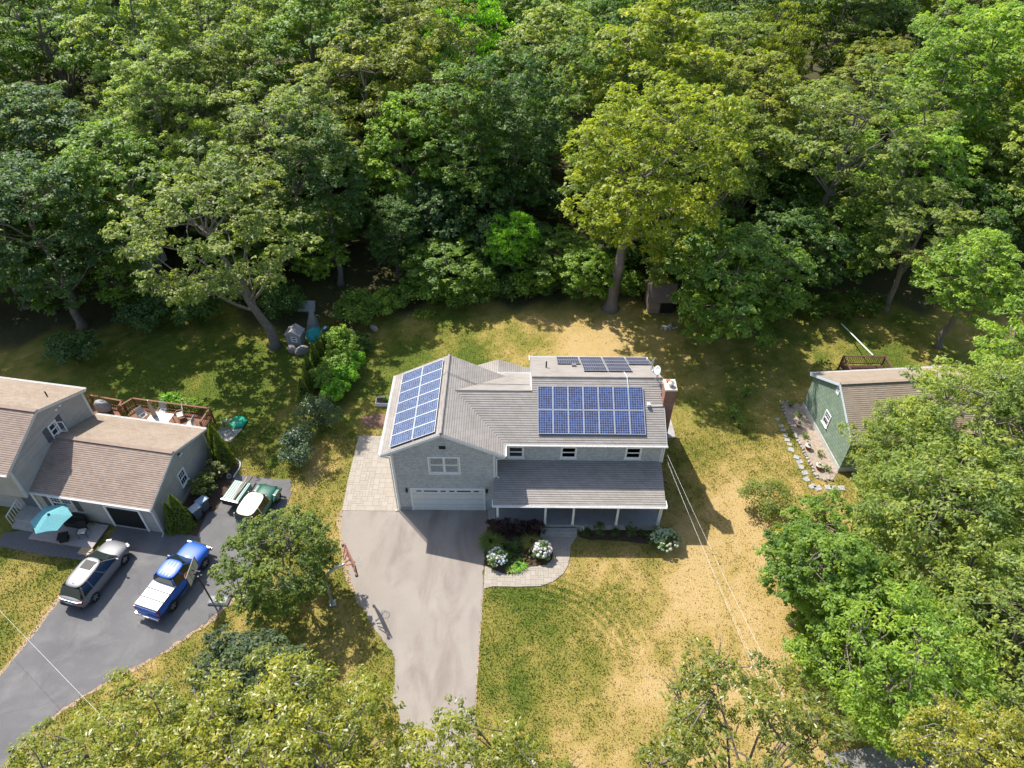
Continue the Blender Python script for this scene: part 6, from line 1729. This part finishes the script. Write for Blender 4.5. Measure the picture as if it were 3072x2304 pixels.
tuft('fountain_grass', 'arching grass with pale tips beside the taller white hydrangea', (9.2, -3.0, .012), .85, 1.05, 380, (.16, .17, .06), 2, .026)
tuft('daylily', 'low bright green daylily clump at the front edge of the planting bed', (8.4, -4.62, .012), .55, .35, 130, BG, 3, .03, cat='plant')
tuft('daylily', 'small daylily clump left of the bright one in the planting bed', (7.85, -4.85, .012), .38, .28, 80, LG, 4, .028, cat='plant')
shrub('round_shrub', 'round soft green shrub in the middle of the front bed', 'shrub', (8.03, -3.2, .012), .5, .5, .42, 900, .09, (.08, .135, .045), 121, asp=.3)
shrub('ground_cover', 'low dark green ground cover between the front bed plants', 'ground cover', (7.6, -3.7, .012), 1.35, 1.0, .2, 2600, .13, (.075, .14, .04), 122)
shrub('small_flower', 'small plant with pinkish dried flowers in the front bed', 'plant', (8.85, -4.15, .012), .26, .26, .2, 140, .09, (.16, .12, .07), 123)
shrub('creeping_thyme', 'yellowish creeping plant at the front bed edge', 'plant', (9.7, -4.28, .012), .42, .2, .07, 260, .07, (.12, .11, .025), 124)

def flower_mesh(seed):
    rg = np.random.RandomState(seed); n = 44; d = unit(rg.normal(size=(n, 3))); d[:, 2] = np.abs(d[:, 2])
    V = leaf_quads(rg, d * .085, d + rg.normal(size=(n, 3)) * .15, .07, .9)
    return crown_mesh('flower_head', V, np.clip(rg.normal(.5, .1, n), 0, 1))
def m_petal(name):
    m, nt, b = new_mat(name)
    oi = N(nt, 'ShaderNodeObjectInfo'); at = N(nt, 'ShaderNodeAttribute', attribute_name='tint', attribute_type='GEOMETRY').outputs['Fac']
    s = N(nt, 'ShaderNodeVectorMath', {0: oi.outputs['Color']}, operation='SCALE'); nt.links.new(math_(nt, 'ADD', math_(nt, 'MULTIPLY', at, .4), .8), s.inputs['Scale'])
    nt.links.new(s.outputs[0], b.inputs['Base Color']); b.inputs['Roughness'].default_value = .7
    tr = N(nt, 'ShaderNodeBsdfTranslucent'); nt.links.new(s.outputs[0], tr.inputs[0])
    nt.links.new(N(nt, 'ShaderNodeMixShader', {0: .25, 1: b.outputs[0], 2: tr.outputs[0]}).outputs[0], nt.nodes['Material Output'].inputs[0])
    return m
FLW = m_petal('hydrangea_petals')
FM = [flower_mesh(s) for s in range(3)]
def hydrangea(label, loc, r_, h, nf, fcol, seed, fs):
    t = shrub('hydrangea', label, 'shrub', loc, r_, r_, h * .62, 900, .13, (.085, .145, .04), seed, 'hydrangeas in flower', asp=.6)
    rg = random.Random(seed); k = 0
    pts = []
    while len(pts) < nf:
        a = rg.uniform(0, 6.28); el = rg.uniform(.12, 1.5); p = Vector((math.cos(a) * math.cos(el) * r_, math.sin(a) * math.cos(el) * r_, h * .5 + math.sin(el) * h * .55)) * rg.uniform(.92, 1.05)
        if all((p - q).length > .11 * fs for q in pts) or k > 4000: pts.append(p)
        k += 1
    for i, p in enumerate(pts):
        o = link('flower_head', FM[i % 3], FLW, t, p, (rg.uniform(-.4, .4), rg.uniform(-.4, .4), rg.uniform(0, 6)))
        o.color = (*[c * rg.uniform(.85, 1.1) for c in fcol], 1); s = fs * rg.uniform(.75, 1.25); o.scale = (s, s, s)
hydrangea('white flowering hydrangea at the driveway end of the front bed', (6.95, -4.2, .012), .62, .85, 46, (.78, .78, .74), 131, 1.15)
hydrangea('white flowering hydrangea beside the walkway below the porch steps', (9.9, -3.6, .012), .6, .9, 46, (.78, .78, .75), 132, 1.2)
hydrangea('greenish white hydrangea at the right corner of the porch', (18.0, -2.75, .006), .95, .95, 70, (.56, .62, .40), 133, 1.1)
for i, (x, y, r_, h) in enumerate(((12.9, -2.1, .36, .3), (13.75, -2.15, .46, .75), (14.8, -2.1, .4, .32), (15.9, -2.15, .46, .72), (16.8, -2.1, .38, .3))):
    shrub('boxwood', '%s dark green boxwood from the porch steps along the porch' % ORD[i], 'shrub', (x, y, .006), r_, r_, h, 800, .08, (.055, .095, .03), 140 + i, 'boxwoods along the porch')

# right lawn edge
shrub('burning_bush', 'rounded bush with reddish tips alone on the dry lawn', 'shrub', (25.3, .1), 1.75, 1.6, 1.35, 3200, .19, (.135, .17, .05), 151, asp=.35, up=.1)
shrub('golden_shrub', 'small golden yellow shrub below the rounded bush', 'shrub', (25.9, -2.0), .62, .8, .55, 700, .16, (.45, .34, .015), 152)
for i, (x, y, r_) in enumerate(((26.9, 11.8, .55), (25.4, 9.3, .6), (25.6, 8.3, .45))):
    shrub('sapling', '%s thin young shrub from the back on the right lawn' % ORD[i], 'shrub', (x, y), r_, r_, r_ * 1.2, 170, .16, MG, 155 + i, 'young shrubs on the right lawn', fill_=.1)
for i, (x, y) in enumerate(((30.5, 7.3), (31.0, 5.4), (30.6, 9.5), (31.1, 3.9), (30.3, 10.7))):
    shrub('bed_plant', '%s low plant in the bed beside the green house' % ORD[i], 'plant', (x, y, .012), .3, .35, .2, 130, .12, MG, 160 + i, 'low plants in the green house bed')
for i, (x, y, z) in enumerate(((30.3, 6.1, .34), (30.49, 4.13, .36), (30.27, 8.45, .3))):
    shrub('pot_plant', '%s potted plant from the front of the terracotta pots' % ['second', 'first', 'third'][i], 'plant', (x, y, z), .14, .14, .12, 40, .1, MG, 170 + i, 'plants in the terracotta pots')
shrub('planter_greens', 'leafy greens growing in the white planter box', 'plant', (-2.3, 10.65, .26), .35, .26, .16, 160, .14, BG, 175)
for i, (x, y) in enumerate(((35.3, 22.2), (36.8, 22.9), (38.3, 22.5), (39.8, 23.1), (41.2, 22.8), (36.0, 24.2), (38.0, 24.6), (40.4, 24.8), (42.3, 24.2), (34.2, 23.8))):
    tuft('canna_clump', '%s clump of tall strap leaved plants behind the white pipe' % ORD[i], (x, y, 0), 1.15, 2.1, 110, (.085, .13, .034), 180 + i, .075, 'tall strap leaved plants', cat='plant')
shrub('leafy_shrub', 'low fern green patch at the left corner of the back lawn', 'shrub', (-.6, 22.3), 1.5, .7, .3, 700, .25, LG, 197, asp=.3)
